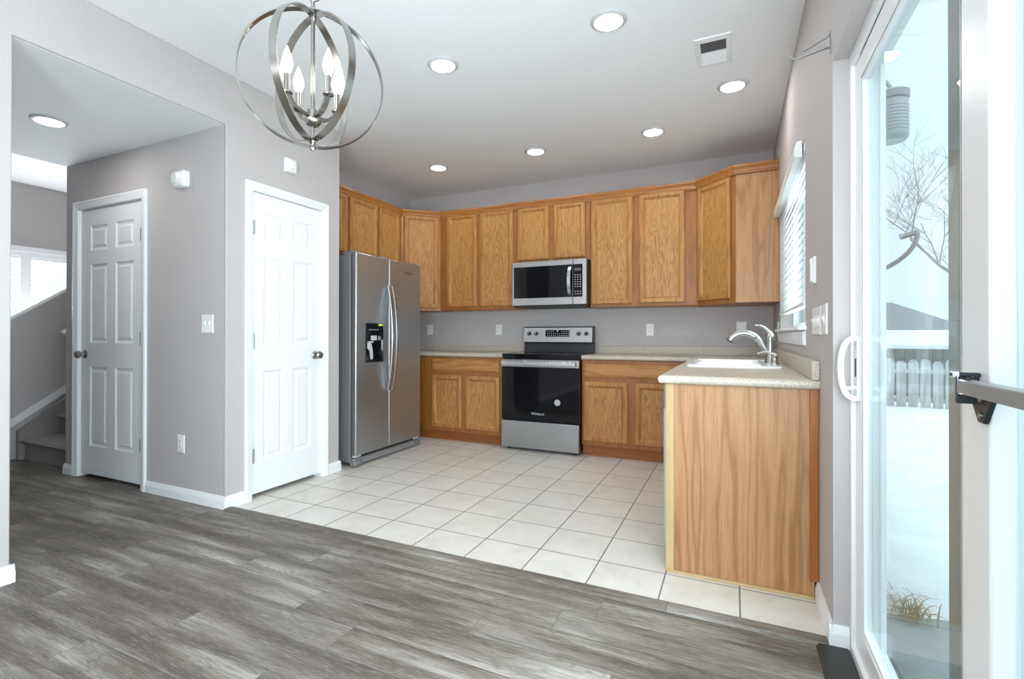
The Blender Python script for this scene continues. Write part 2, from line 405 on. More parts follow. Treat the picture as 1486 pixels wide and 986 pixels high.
def copy_tree(o, parent=None):
    c = o.copy(); col.objects.link(c)
    if parent is not None:
        c.parent = parent; c.matrix_parent_inverse = o.matrix_parent_inverse.copy()
    for ch in list(o.children): copy_tree(ch, c)
    return c
def text(body, name, mat, parent, size, loc, xaxis, yaxis, extrude=0.0006):
    cu = bpy.data.curves.new(name, 'FONT'); cu.body = body; cu.size = size; cu.extrude = extrude; cu.align_x = 'CENTER'; cu.align_y = 'CENTER'
    tmp = bpy.data.objects.new(name + '_outline', cu); col.objects.link(tmp)
    dg = bpy.context.evaluated_depsgraph_get(); dg.update()
    me = bpy.data.meshes.new_from_object(tmp.evaluated_get(dg)); bpy.data.objects.remove(tmp)
    X = Vector(xaxis).normalized(); Y = Vector(yaxis).normalized(); Z = X.cross(Y)
    me.transform(Matrix(((X.x, Y.x, Z.x, loc[0]), (X.y, Y.y, Z.y, loc[1]), (X.z, Y.z, Z.z, loc[2]), (0, 0, 0, 1))))
    me.name = name; o = bpy.data.objects.new(name, me); col.objects.link(o); me.materials.clear(); me.materials.append(mat); adopt(o, parent); return o

# ------------------------------------------------------------------ room numbers
XP, YP, Y2 = -3.18, -2.944, -1.952        # pantry wall plane, hall wall plane, pantry far end
XH, YP0 = -5.045, -3.97                   # hall wall end, near edge of the hall opening
HC, HS = 2.724, 2.406                     # kitchen ceiling, hall ceiling
XW = -3.865                               # kitchen left wall
XF = -7.26                                # far stair wall
YB = -9.0                                 # wall behind the camera
DY0, DY1, DZ = -4.775, -2.945, 2.053      # patio door opening
WY0, WY1, WZ0, WZ1 = -2.19, -0.72, 1.115, 2.05   # sink window opening
ZC = 0.906                                # worktop height

# ------------------------------------------------------------------ structure
def S(name, mb, mat, label, cat, **k):
    return tag(mb.build(name, mat, **k), label, cat, None, 'structure')

S('floor', MB().box((-7.38, YB-.12, -.1), (0.17, -2.935, 0)).box((-7.38, -2.935, -.1), (-3.985, 0.12, 0)), M['laminate'],
  'weathered grey wood plank floor in the dining area and hall', 'floor')
S('floor.001', MB().box((-3.985, -2.935, -.1), (0.0, 0.0, 0)), M['tile'], 'cream square tile floor of the kitchen', 'floor')
S('ceiling', MB().box((-7.38, YB-.12, HC), (0.17, 0.12, HC+.12)), M['ceiling'], 'pale ceiling over the kitchen and dining area', 'ceiling')
S('ceiling.001', MB().box((XH, YB, HS), (XP-.02, YP, HC)), M['ceiling'], 'lower pale ceiling over the hall', 'ceiling')
S('wall_back', MB().box((-7.38, 0, 0), (0.17, .12, HC)), M['wall'], 'grey kitchen wall behind the range and cabinets', 'wall')

wr = MB()
wr.box((0, WY1, 0), (0.14, 0, HC)); wr.box((0, WY0, 0), (0.14, WY1, WZ0)); wr.box((0, WY0, WZ1), (0.14, WY1, HC))
wr.box((0, DY1, 0), (0.14, WY0, HC)); wr.box((0, DY0, DZ), (0.14, DY1, HC)); wr.box((0, YB, 0), (0.14, DY0, HC))
S('wall_right', wr, M['wall'], 'grey outside wall with the sink window and the patio door', 'wall')

PD0, PD1, DH = -2.757, -2.135, 2.045      # pantry door opening
wl = MB()
wl.prism([(YB, 0), (YP0, 0), (YP0, HS), (YP, HS), (YP, 0), (PD0, 0), (PD0, DH), (PD1, DH), (PD1, 0), (Y2, 0), (Y2, HC), (YB, HC)], 'x', XP-.02, XP)
wl.box((XW, Y2-.1, 0), (XP-.0205, Y2-.001, HC))
S('wall_left', wl, M['wall_light'], 'pale wall with the pantry door and the opening to the hall', 'wall', bevel=0.006)
S('wall_kitchen_left', MB().box((XW-.12, Y2-.1, 0), (XW, 0, HC)), M['wall'], 'grey kitchen wall behind the refrigerator', 'wall')
HD0, HD1 = -4.868, -4.052
wh = MB()
wh.box((XH, YP, 0), (HD0, YP+.12, HS)); wh.box((HD1, YP, 0), (XP-.02, YP+.12, HS)); wh.box((HD0, YP, DH), (HD1, YP+.12, HS))
wh.box((XH, YP, HS), (XP-.02, YP+.12, HC)); wh.box((XH, YP+.12, 0), (XH+.12, 0, HC))
wh.box((HD0-.05, YP+.5, 0), (HD1+.05, YP+.56, 2.2))
S('wall_hall', wh, M['wall'], 'grey hall wall with the closet door', 'wall')
wf = MB(); SY0, SY1, SZ0, SZ1 = -3.4, -1.5, 1.0, 1.985
wf.box((XF-.12, YB, 0), (XF, SY0, HC)); wf.box((XF-.12, SY1, 0), (XF, 0, HC)); wf.box((XF-.12, SY0, 0), (XF, SY1, SZ0)); wf.box((XF-.12, SY0, SZ1), (XF, SY1, HC))
S('wall_far', wf, M['wall'], 'grey wall beyond the stairs with a bright window', 'wall')
S('wall_front', MB().box((-7.38, YB-.12, 0), (0.17, YB, HC)), M['wall'], 'grey wall behind the photographer', 'wall')
# half wall beside the stairs (sloping cap)
sl = 0.72
hy0, hz0 = -2.94, 1.205
S('wall_stair', MB().prism([(-3.6, 0), (0, 0), (0, 2.70), (hy0 + (2.70-hz0)/sl, 2.70), (hy0, hz0), (-3.02, hz0-.06), (-3.6, hz0-.06)], 'x', -6.09, -5.97), M['wall'],
  'grey sloping half wall beside the stairs', 'wall', bevel=0.006)

# baseboards
def bb(mb, p0, p1, n, h=0.078):
    """baseboard from p0 to p1 (xy), n = outward normal"""
    (x0, y0), (x1, y1) = p0, p1; nx, ny = n
    prof = [(0, 0), (.014, 0), (.014, h*.62), (.010, h*.82), (.006, h), (0, h)]
    mb.loops([[(x0+nx*d, y0+ny*d, z) for d, z in prof], [(x1+nx*d, y1+ny*d, z) for d, z in prof]])
b = MB(); bb(b, (-3.988, YP), (XP+.012, YP), (0, -1)); bb(b, (XH-.012, YP), (-4.935, YP), (0, -1)); bb(b, (XH, YP), (XH, YP+.03), (-1, 0))
S('baseboard_hall', b, M['trim'], 'white baseboard along the grey hall wall', 'baseboard')
b = MB(); bb(b, (XP, YP-.012), (XP, -2.803), (1, 0)); bb(b, (XP, -2.082), (XP, Y2+.012), (1, 0)); bb(b, (XP-.02, Y2), (XP+.012, Y2), (0, 1))
S('baseboard_pantry', b, M['trim'], 'white baseboard on both sides of the pantry door', 'baseboard')
b = MB(); bb(b, (XP, YB), (XP, YP0+.013), (1, 0)); bb(b, (XP-.12, YP0), (XP+.013, YP0), (0, 1))
S('baseboard_left', b, M['trim'], 'white baseboard on the wall end left of the hall opening', 'baseboard')
b = MB(); bb(b, (0, DY1-.012), (0, -2.618), (-1, 0)); bb(b, (-.013, DY1), (0.046, DY1), (0, -1)); bb(b, (0, YB), (0, DY0), (-1, 0))
S('baseboard_right', b, M['trim'], 'white baseboard between the cabinet end and the patio door', 'baseboard')
# stair skirt board
b = MB(); z0 = 0.335; s2 = 0.665
b.prism([(-3.0, .24), (0, .24+3.0*s2), (0, .33+3.0*s2), (-3.0, .305), ], 'x', -5.97, -5.952)
S('baseboard_stair', b, M['trim'], 'white sloping skirt board on the half wall above the stairs', 'baseboard')
# transition strips
b = MB(); b.prism([(-2.972, 0), (-2.962, .009), (-2.93, .011), (-2.905, .008), (-2.898, 0)], 'x', XP+.014, -.014)
S('trim_1', b, M['tmold'], 'grey transition strip between plank floor and tile', 'trim')
b = MB(); b.prism([(-.055, 0), (-.045, .008), (.04, .008), (.046, 0)], 'y', DY0, DY1-.016)
S('trim_2', b, M['tmold_dark'], 'dark floor strip along the patio door sill', 'trim')

# stairs
st = root('stairs', (-5.5, -2.88, 0), 'grey carpeted stairs rising beside the half wall', 'stairs', None, 'structure')
for k in range(9):
    y = -2.885 + k*0.255; z = 0.182*(k+1)
    m = MB(); m.prism([(y+.025, z-.182), (y+.025, z-.04), (y, z-.034), (y-.012, z-.018), (y-.006, z-.003), (y+.02, z), (y+.30, z), (y+.30, z-.182)], 'x', -5.90, XH-.002)
    m.build('carpet_step', M['carpet'], st, smooth=False)
m = MB(); m.prism([(-2.90, 0), (-.6, 0), (-.6, 1.95), (-2.90, .25)], 'x', -5.95, -5.902); m.build('stringer', M['carpet'], st)

# ------------------------------------------------------------------ hinged doors
def six_panel_leaf(u0, u1, z0, z1, xf, name, parent, t=0.035):
    """moulded door leaf, local (u, d, z), front face at d = 0"""
    W = u1-u0; mb = MB(xf); st_ = W*0.155; ml = W*0.13
    us = [u0, u0+st_, u0+(W-ml)/2, u0+(W+ml)/2, u1-st_, u1]
    zs = [z0, z0+.215, z0+.815, z0+.995, z0+1.59, z0+1.695, z1-.125, z1]
    for i in range(5):
        for j in range(7):
            a, b, c, d = us[i], us[i+1], zs[j], zs[j+1]
            if i in (1, 3) and j in (1, 3, 5):
                pr = [(0, 0), (.006, -.006), (.018, -.010), (.024, -.010), (.040, -.002)]
                mb.frame(a, b, c, d, pr); q = .040
                mb.quad([(a+q, -.002, c+q), (b-q, -.002, c+q), (b-q, -.002, d-q), (a+q, -.002, d-q)])
            else: mb.quad([(a, 0, c), (b, 0, c), (b, 0, d), (a, 0, d)])
    mb.loops([[(u0, 0, z0), (u1, 0, z0), (u1, 0, z1), (u0, 0, z1)], [(u0, -t, z0), (u1, -t, z0), (u1, -t, z1), (u0, -t, z1)]], False, True)
    return mb.build(name, M['door'], parent)
def casing(u0, u1, z1, xf, parent, w_=0.057, z0=0):
    mb = MB(xf); pr = [(0, 0), (0, .016), (.010, .019), (.022, .015), (.046, .010), (w_, .008), (w_, 0)]   # from outer edge to inner
    A = [(u0-w_+i, d) for i, d in pr]
    loops = []
    for i, d in pr:
        pass
    # mitred sweep: bottom left, top left, top right, bottom right
    P = []
    for k in range(4):
        lp = []
        for i, d in pr:
            q = w_-i
            if k == 0: lp.append((u0-q, d, z0))
            if k == 1: lp.append((u0-q, d, z1+q))
            if k == 2: lp.append((u1+q, d, z1+q))
            if k == 3: lp.append((u1+q, d, z0))
        P.append(lp)
    mb.loops(P); return mb.build('casing', M['trim'], parent)
def jamb(u0, u1, z1, xf, parent, depth=0.115):
    mb = MB(xf)
    mb.box((u0-.001, -depth, 0), (u0+.003, .002, z1)); mb.box((u1-.003, -depth, 0), (u1+.001, .002, z1)); mb.box((u0, -depth, z1-.003), (u1, .002, z1+.001))
    mb.box((u0, -.075, 0), (u0+.011, -.058, z1)); mb.box((u1-.011, -.075, 0), (u1, -.058, z1)); mb.box((u0, -.075, z1-.011), (u1, -.058, z1))
    return mb.build('jamb', M['trim'], parent)
def hinge(u, z, xf, parent, d=-.012):
    mb = MB(xf); mb.box((u-.013, d-.004, z-.045), (u+.013, d+.004, z+.045)); mb.lathe([(.006, -.047), (.0075, -.046), (.0075, .046), (.006, .047)], (u, d+.008, z), 'z', 10)
    return mb.build('hinge', M['grey_metal'], parent)
def knob(u, z, xf, d, parent):
    k = MB(xf); k.lathe([(.032, 0), (.032, .004), (.026, .010), (.011, .013), (.010, .030)], (u, d, z), 'y', 20)
    r = k.build('door_knob', M['chrome'], parent, smooth=True)
    k = MB(xf); k.lathe([(.010, .028), (.020, .034), (.028, .044), (.029, .054), (.022, .064), (.008, .067)], (u, d, z), 'y', 20)
    k.build('grip', M['chrome'], r, smooth=True); return r

xf_hall = lambda u, d, z: (u, YP-d, z)
d1 = root('door_1', ((HD0+HD1)/2, YP, 0), 'white six panel closet door in the grey hall wall', 'door', None, 'structure')
leaf = six_panel_leaf(HD0+.006, HD1-.006, .03, 2.038, lambda u, d, z: (u, YP+.016-d, z), 'door_leaf', d1)
casing(HD0, HD1, DH, xf_hall, d1); jamb(HD0, HD1, DH, xf_hall, d1)
for z in (1.79, 1.06, .31): hinge(HD1-.012, z, xf_hall, d1, -.008)
knob(HD0+.065, .937, lambda u, d, z: (u, YP+.016-d, z), 0, d1)
xf_pan = lambda u, d, z: (XP+d, u, z)
d2 = root('door_2', (XP, (PD0+PD1)/2, 0), 'bright white six panel pantry door beside the refrigerator', 'door', None, 'structure')
six_panel_leaf(PD0+.005, PD1-.005, .03, 2.038, lambda u, d, z: (XP-.014+d, u, z), 'door_leaf', d2)
casing(PD0, PD1, DH, xf_pan, d2, .053); jamb(PD0, PD1, DH, xf_pan, d2)
for z in (1.80, 1.045, .285): hinge(PD0+.012, z, xf_pan, d2, -.008)
knob(PD1-.062, .935, lambda u, d, z: (XP-.014+d, u, z), 0, d2)

# ------------------------------------------------------------------ sink window
w1 = root('window_1', (0.1, -1.455, WZ0), 'sink window half hidden by white blinds in the right wall', 'window', None, 'structure')
m = MB(lambda u, d, z: (.11-d, u, z)); m.frame(WY0, WY1, WZ0, WZ1, [(0, 0), (0, .03), (.045, .03), (.045, .012), (.06, .012), (.06, 0)])
m.box((-1.475, 0, WZ0+.05), (-1.435, .024, WZ1-.05)); m.build('window_frame', M['vinyl'], w1)
MB().box((.100, WY0+.05, WZ0+.05), (.104, WY1-.05, WZ1-.05)).build('glass_pane', M['glass'], w1)
m = MB(); m.prism([(-.035, WZ0), (.10, WZ0), (.10, WZ0+.018), (-.030, WZ0+.018), (-.038, WZ0+.012), (-.038, WZ0+.004)], 'y', WY0-.045, WY1+.045)
m.build('stool', M['trim'], w1)
m = MB(); m.prism([(0, WZ0-.075), (-.010, WZ0-.075), (-.016, WZ0-.05), (-.016, WZ0-.01), (0, WZ0)], 'y', WY0-.02, WY1+.02); m.build('apron', M['trim'], w1)
bl = root('window_blind', (.045, -1.455, 1.24), 'white slatted blind lowered over the sink window', 'blind')
m = MB(); zt = 1.985; zb = 1.275; n = 16; th = math.radians(76)
for k in range(n):
    z = zb + (zt-zb)*k/(n-1); cx, cz = .014, z
    dx, dz = math.cos(th)*.025, math.sin(th)*.025; px, pz = -math.sin(th)*.0012, math.cos(th)*.0012
    m.prism([(cx-dx-px, cz-dz-pz), (cx+dx-px, cz+dz-pz), (cx+dx+px, cz+dz+pz), (cx-dx+px, cz-dz+pz)], 'y', WY0+.012, WY1-.012)
m.build('slats', M['slat'], bl)
MB().box((-.010, WY0+.012, 1.236), (.038, WY1-.012, 1.254)).build('bottom_rail', M['vinyl'], bl, bevel=.004)
MB().box((.002, WY0+.008, 2.006), (.05, WY1-.008, 2.048)).build('headrail', M['vinyl'], bl)
m = MB(); m.prism([(-.004, 1.992), (-.036, 1.992), (-.040, 1.998), (-.038, 2.045), (-.030, 2.062), (-.026, 2.072), (-.004, 2.072)], 'y', WY0+.09, WY1+.06)
m.build('valance', M['vinyl'], bl)
for y in (-1.95, -1.46, -.97):
    MB().tube([(.006, y, 1.25), (.006, y, 2.0)], .0011, 5).build('ladder_cord', M['vinyl'], bl)

# ------------------------------------------------------------------ stair window
w2 = root('window_2', (XF, -2.45, SZ0), 'bright twin window seen above the half wall at the stairs', 'window', None, 'structure')
m = MB(lambda u, d, z: (XF-.07+d, u, z)); m.frame(SY0, SY1, SZ0, SZ1, [(0, 0), (0, .075), (.05, .075), (.05, .03), (.05, 0)])
m.box((-2.375, 0, SZ0+.05), (-2.285, .075, SZ1-.05)); m.box((SY0, .02, 1.44), (SY1, .05, 1.48)); m.build('window_frame', M['vinyl'], w2)
for a, c in ((SY0+.05, -2.375), (-2.285, SY1-.05)):
    MB().box((XF-.075, a, SZ0+.05), (XF-.071, c, SZ1-.05)).build('glass_pane', M['glass'], w2)
MB().box((XF-.01, SY0-.03, SZ1), (XF+.02, SY1+.03, SZ1+.055)).build('head_casing', M['trim'], w2)
for nm, a, c in (('l', SY0+.055, -2.38), ('r', -2.28, SY1-.055)):
    t = root('window_blind', (XF-.03, (a+c)/2, SZ0), 'thin white blind in the narrow visible pane of the stair window' if nm == 'l' else 'wide white blind right of the mullion in the stair window', 'blind', 'blinds of the stair window')
    m = MB(); z = SZ0+.07
    while z < SZ1-.07:
        m.prism([(XF-.045, z-.004), (XF-.018, z+.001), (XF-.018, z+.0025), (XF-.045, z-.0025)], 'y', a, c); z += .045
    m.build('slats', M['slat'], t); MB().box((XF-.058, a, SZ1-.08), (XF-.008, c, SZ1-.05)).build('headrail', M['vinyl'], t)
    for q in (.25, .75): MB().tube([(XF-.006, a+(c-a)*q, SZ0+.06), (XF-.006, a+(c-a)*q, SZ1-.06)], .0025, 5).build('ladder_cord', M['vinyl'], t)
hr = root('handrail', (-5.9, -2.5, 1.05), 'white handrail end at the edge of the closet wall', 'handrail')
MB().sweep([(-5.89, -2.60, 1.09), (-5.89, -.5, 1.09+2.1*.7)], [(-.022, -.025), (.022, -.025), (.03, .0), (.018, .022), (-.018, .022), (-.03, 0)], (1, 0, 0)).build('rail', M['trim'], hr, bevel=.004)
for y in (-2.3, -1.2): MB().tube([(-5.97, y, 1.09+(y+2.6)*.7-.06), (-5.90, y, 1.09+(y+2.6)*.7-.06), (-5.89, y, 1.09+(y+2.6)*.7-.02)], .007, 8).build('bracket', M['nickel'], hr)

# ------------------------------------------------------------------ sliding patio door
d3 = root('door_3', (.1, (DY0+DY1)/2, 0), 'white vinyl sliding glass patio door to the snowy yard', 'door', None, 'structure')
def ring_yz(mb, x0, x1, y0, y1, z0, z1, wl_, wr_, wb, wt):
    mb.box((x0, y0, z0), (x1, y0+wl_, z1)); mb.box((x0, y1-wr_, z0), (x1, y1, z1)); mb.box((x0, y0+wl_, z0), (x1, y1-wr_, z0+wb)); mb.box((x0, y0+wl_, z1-wt), (x1, y1-wr_, z1))
m = MB(); ring_yz(m, .047, .142, DY0, DY1, 0, DZ, .03, .03, .03, .045)
m.box((.098, DY0+.03, .03), (.102, DY1-.03, .045)); m.box((.098, DY1-.042, .03), (.103, DY1-.03, DZ-.045)); m.box((.126, DY1-.045, .03), (.142, DY1-.03, DZ-.045))
m.box((.126, DY0+.03, DZ-.06), (.142, DY1-.03, DZ-.045)); m.box((.098, DY0+.03, DZ-.06), (.103, DY1-.03, DZ-.045))
m.build('door_frame', M['vinyl'], d3, bevel=.003)
ap = MB(); A0, A1, AZ0, AZ1 = -3.968, -2.978, .033, 2.006
ring_yz(ap, .060, .094, A0, A1, AZ0, AZ1, .112, .072, .085, .075)
pan = ap.build('sliding_panel', M['vinyl'], d3, bevel=.004)
m = MB(); ring_yz(m, .0635, .0905, A0+.112, A1-.072, AZ0+.085, AZ1-.075, .012, .012, .012, .012); m.build('glazing_bead', M['vinyl'], pan, bevel=.003)
MB().box((.0745, A0+.114, AZ0+.087), (.0795, A1-.074, AZ1-.077)).build('glass_pane', M['glass'], pan)
m = MB(); ring_yz(m, .104, .126, DY0+.032, -3.852, .033, 2.006, .075, .062, .085, .075); fx = m.build('fixed_panel', M['vinyl'], d3, bevel=.004)
MB().box((.113, DY0+.1, .11), (.117, -3.912, 1.94)).build('glass_pane', M['glass'], fx)
sd = root('screen_door', (.155, -3.95, .03), 'taupe framed screen door standing outside the patio glass', 'screen door')
m = MB(); ring_yz(m, .1275, .139, DY0+.06, -3.568, .036, 2.0, .055, .058, .055, .055); m.build('screen_frame', M['taupe'], sd, bevel=.003)
# D pull handle with thumb latch
m = MB(); pts = []
for k in range(25):
    a = PI*k/24; pts.append((.058-.048*math.sin(a)**.6, -3.012, .978-.100*math.cos(a)))
m.sweep(pts, [(-.013, -.008), (.013, -.008), (.015, 0), (.013, .008), (-.013, .008), (-.015, 0)], (0, 1, 0))
m.box((.054, -3.032, .872), (.060, -2.992, 1.084)); m.build('pull_handle', M['vinyl'], pan, smooth=True)
MB().box((.052, -3.018, .95), (.0545, -3.006, 1.01)).build('latch_slot', M['slot'], pan)
MB().tube([(.056, -3.012, .915), (.035, -3.016, .911), (.025, -3.02, .910)], [.006, .007, .008], 10).build('latch_lever', M['vinyl'], pan, smooth=True)
# security bar
sb = root('security_bar', (.04, -3.94, .95), 'grey security bar hinged on a black bracket across the patio door', 'security bar')
m = MB(); m.prism([(-3.924, .998), (-3.994, .998), (-3.994, .980), (-3.968, .944), (-3.948, .944), (-3.924, .974)], 'x', .052, .060); m.box((.030, -3.931, .972), (.060, -3.925, 1.024)); m.box((.022, -3.937, 1.018), (.060, -3.925, 1.025))
br = m.build('bracket', M['black_metal'], sb, bevel=.0015)
for y, z in ((-3.959, .983), (-3.959, .957)):
    MB().lathe([(.0055, 0), (.0055, -.002), (.003, -.0035)], (.052, y, z), 'x', 12).build('screw', M['chrome'], br, smooth=True)
MB().box((.026, -4.735, .990), (.050, -3.945, 1.014)).build('bar', M['grey_metal'], sb, bevel=.003)
MB().tube([(.038, -3.95, 1.016), (.034, -3.975, 1.017), (.034, -3.985, 1.021)], .002, 6).build('lock_pin', M['black_metal'], sb)

# ------------------------------------------------------------------ wall fittings
def plate(u0, u1, z0, z1, xf, parent, name='cover_plate', t=.006):
    m = MB(xf); m.loops([[(u0, 0, z0), (u1, 0, z0), (u1, 0, z1), (u0, 0, z1)], [(u0, t*.5, z0), (u1, t*.5, z0), (u1, t*.5, z1), (u0, t*.5, z1)], [(u0+.004, t, z0+.004), (u1-.004, t, z0+.004), (u1-.004, t, z1-.004), (u0+.004, t, z1-.004)]], False, True)
    return m.build(name, M['plastic'], parent)
def outlet(uc, zc, xf, label, hw=.036, hh=.058):
    loc = xf(uc, 0, zc); t = root('wall_outlet', loc, label, 'outlet', 'wall outlets')
    plate(uc-hw, uc+hw, zc-hh, zc+hh, xf, t)
    for s in (-1, 1):
        m = MB(xf); q = zc+s*.02
        m.loops([[(uc+.015*math.cos(a), d, q+.0165*math.sin(a)) for a in [2*PI*k/16 for k in range(16)]] for d in (.005, .0085)], False, True)
        r = m.build('receptacle', M['plastic'], t)
        m = MB(xf); m.box((uc-.008, .0084, q-.002), (uc-.005, .0089, q+.008)); m.box((uc+.005, .0084, q-.002), (uc+.008, .0089, q+.007)); m.build('slot', M['slot'], r)
    return t
def switches(us, zc, xf, label, hw=None, hh=.058, gap=.046):
    uc = sum(us)/len(us); hw = hw or (len(us)*gap/2+.012)
    t = root('light_switch', xf(uc, 0, zc), label, 'light switch', 'light switches'); plate(uc-hw, uc+hw, zc-hh, zc+hh, xf, t)
    for u in us:
        m = MB(xf); m.box((u-.011, .005, zc-.022), (u+.011, .0075, zc+.022)); m.build('switch_slot', M['plastic'], t)
        m = MB(xf); m.loops([[(u-.005, .007, zc-.010), (u+.005, .007, zc-.010), (u+.005, .007, zc+.010), (u-.005, .007, zc+.010)], [(u-.004, .013, zc+.004), (u+.004, .013, zc+.004), (u+.004, .011, zc+.012), (u-.004, .011, zc+.012)]]); m.build('toggle', M['plastic'], t)
    return t
xf_back = lambda u, d, z: (u, -d, z)
xf_right = lambda u, d, z: (-d, u, z)
outlet(-3.587, 1.15, xf_back, 'white outlet on the back wall nearest the refrigerator')
outlet(-2.681, 1.147, xf_back, 'white outlet on the back wall just left of the range')
outlet(-1.057, 1.141, xf_back, 'white outlet on the back wall right of the range')
outlet(-3.614, .367, xf_hall, 'white outlet low on the grey hall wall')
switches([-.276, -.236], 1.155, xf_back, 'white double switch on the back wall behind the faucet', hw=.042)
switches([-3.372, -3.332], 1.156, xf_hall, 'white double switch on the grey hall wall', hw=.056)
switches([-2.50, -2.555, -2.61, -2.665], 1.148, xf_right, 'wide white switch plate on the right wall beside the sink window', hw=.115)
switches([-2.79], 1.150, xf_right, 'narrow white switch plate on the right wall nearest the patio door', hw=.046)
outlet(-.52, 1.135, xf_right, 'white outlet in the right wall corner beyond the sink window')
t = root('wall_control', (0, -2.52, 1.367), 'slim white wall mounted control above the switch plates', 'wall control')
plate(-2.545, -2.495, 1.31, 1.425, xf_right, t, 'cradle', .012)
MB(xf_right).box((-2.538, .011, 1.318), (-2.502, .020, 1.418)).build('control_body', M['plastic'], t, bevel=.004)
MB(xf_right).box((-2.526, .0195, 1.385), (-2.514, .0215, 1.40)).build('button', M['plastic_grey'], t, bevel=.001)
t = root('wall_sensor', (XP, -2.457, 2.236), 'white upright sensor box above the pantry door', 'sensor')
m = MB(xf_pan); m.loops([[(-2.503, 0, 2.238), (-2.413, 0, 2.238), (-2.413, 0, 2.338), (-2.503, 0, 2.338)], [(-2.503, .028, 2.238), (-2.413, .028, 2.238), (-2.413, .028, 2.338), (-2.503, .028, 2.338)], [(-2.490, .036, 2.248), (-2.426, .036, 2.248), (-2.426, .036, 2.328), (-2.490, .036, 2.328)]], False, True)
m.build('housing', M['plastic'], t, bevel=.004)
MB(xf_pan).lathe([(.006, 0), (.006, .002), (.002, .003)], (-2.458, .036, 2.262), 'y', 12).build('indicator', M['plastic_grey'], t)
t = root('motion_sensor', (-3.60, YP, 2.06), 'white rounded detector high on the grey hall wall', 'detector')
m = MB(xf_hall)
def rr(u0, u1, z0, z1, d, r, n=5):
    pts = []
    for cx, cz, a0 in ((u1-r, z1-r, 0), (u0+r, z1-r, PI/2), (u0+r, z0+r, PI), (u1-r, z0+r, 1.5*PI)):
        for k in range(n): a = a0+PI/2*k/(n-1); pts.append((cx+r*math.cos(a), d, cz+r*math.sin(a)))
    return pts
m.loops([rr(-3.664, -3.540, 2.055, 2.165, 0, .02), rr(-3.664, -3.540, 2.055, 2.165, .03, .02), rr(-3.658, -3.546, 2.061, 2.159, .042, .025), rr(-3.645, -3.56, 2.075, 2.145, .05, .03)], False, True)
m.build('housing', M['plastic'], t, smooth=True)
m = MB(xf_hall); m.loops([rr(-3.653, -3.600, 2.070, 2.150, .042, .01), rr(-3.648, -3.605, 2.078, 2.142, .053, .015)], False, True); m.build('lens', M['plastic_grey'], t, smooth=True)
# curtain rod bracket
t = root('curtain_rod_bracket', (0, -2.90, 2.10), 'bare metal curtain rod bracket above the patio door corner', 'bracket')
MB().box((-.003, -2.907, 2.105), (0, -2.893, 2.185)).build('wall_plate', M['chrome'], t, bevel=.001)
MB().sweep([(-.002, -2.90, 2.175), (-.012, -2.90, 2.164), (-.065, -2.895, 2.143), (-.085, -2.893, 2.135)], [(-.005, -.0015), (.005, -.0015), (.005, .0015), (-.005, .0015)], (0, 1, 0)).build('upper_arm', M['grey_metal'], t)
MB().sweep([(-.002, -2.90, 2.128), (-.03, -2.90, 2.124), (-.10, -2.893, 2.112), (-.118, -2.892, 2.113), (-.127, -2.891, 2.123), (-.128, -2.891, 2.132)], [(-.006, -.002), (.006, -.002), (.006, .002), (-.006, .002)], (0, 1, 0)).build('lower_arm', M['grey_metal'], t)

# ------------------------------------------------------------------ recessed lights
def downlight(x, y, z, label):
    t = root('recessed_light', (x, y, z), label, 'ceiling light', 'recessed ceiling lights')
    m = MB(); m.lathe([(.070, -.010), (.074, -.012), (.086, -.009), (.094, -.003), (.095, 0)], (x, y, z), 'z', 36, False, False); m.build('trim_ring', M['plastic_grey'], t, smooth=True)  # grey colour paints in the shade on the downward-facing ring
    m = MB(); m.lathe([(.071, -.0105), (.060, -.0055), (.0005, -.005)], (x, y, z), 'z', 36, False, True); m.build('lens', M['lamp'], t, smooth=True)
    return t
for x, y, z, lab in ((-.904, -2.447, HC, 'round recessed ceiling light nearest the air vent, at the frame top'), (-1.905, -2.451, HC, 'round recessed ceiling light just right of the chandelier'),
    (-.324, -1.428, HC, 'round recessed ceiling light over the sink, beyond the vent'), (-.902, -.884, HC, 'round recessed ceiling light above the peninsula side of the range wall'),
    (-1.906, -.886, HC, 'round recessed ceiling light above the microwave'), (-2.92, -.884, HC, 'round recessed ceiling light above the refrigerator corner'),
    (-4.123, -3.443, HS, 'round recessed light in the lower hall ceiling')):
    downlight(x, y, z, lab)
# ceiling vent
t = root('air_vent', (-.42, -1.91, HC), 'white two-way air vent in the kitchen ceiling', 'vent')
vx0, vx1, vy0, vy1 = -.518, -.326, -2.075, -1.75
m = MB(); ix0, ix1, iy0, iy1 = -.487, -.354, -2.033, -1.785
m.loops([[(vx0, vy0, HC), (vx1, vy0, HC), (vx1, vy1, HC), (vx0, vy1, HC)], [(vx0+.004, vy0+.004, HC-.006), (vx1-.004, vy0+.004, HC-.006), (vx1-.004, vy1-.004, HC-.006), (vx0+.004, vy1-.004, HC-.006)], [(ix0, iy0, HC-.009), (ix1, iy0, HC-.009), (ix1, iy1, HC-.009), (ix0, iy1, HC-.009)], [(ix0, iy0, HC-.001), (ix1, iy0, HC-.001), (ix1, iy1, HC-.001), (ix0, iy1, HC-.001)]], False, False)
ym = -1.912; m.box((ix0, ym-.004, HC-.008), (ix1, ym+.004, HC-.001)); m.build('frame', M['trim'], t)
MB().box((ix0, iy0, HC-.0012), (ix1, iy1, HC-.0004)).build('duct', M['slot'], t)
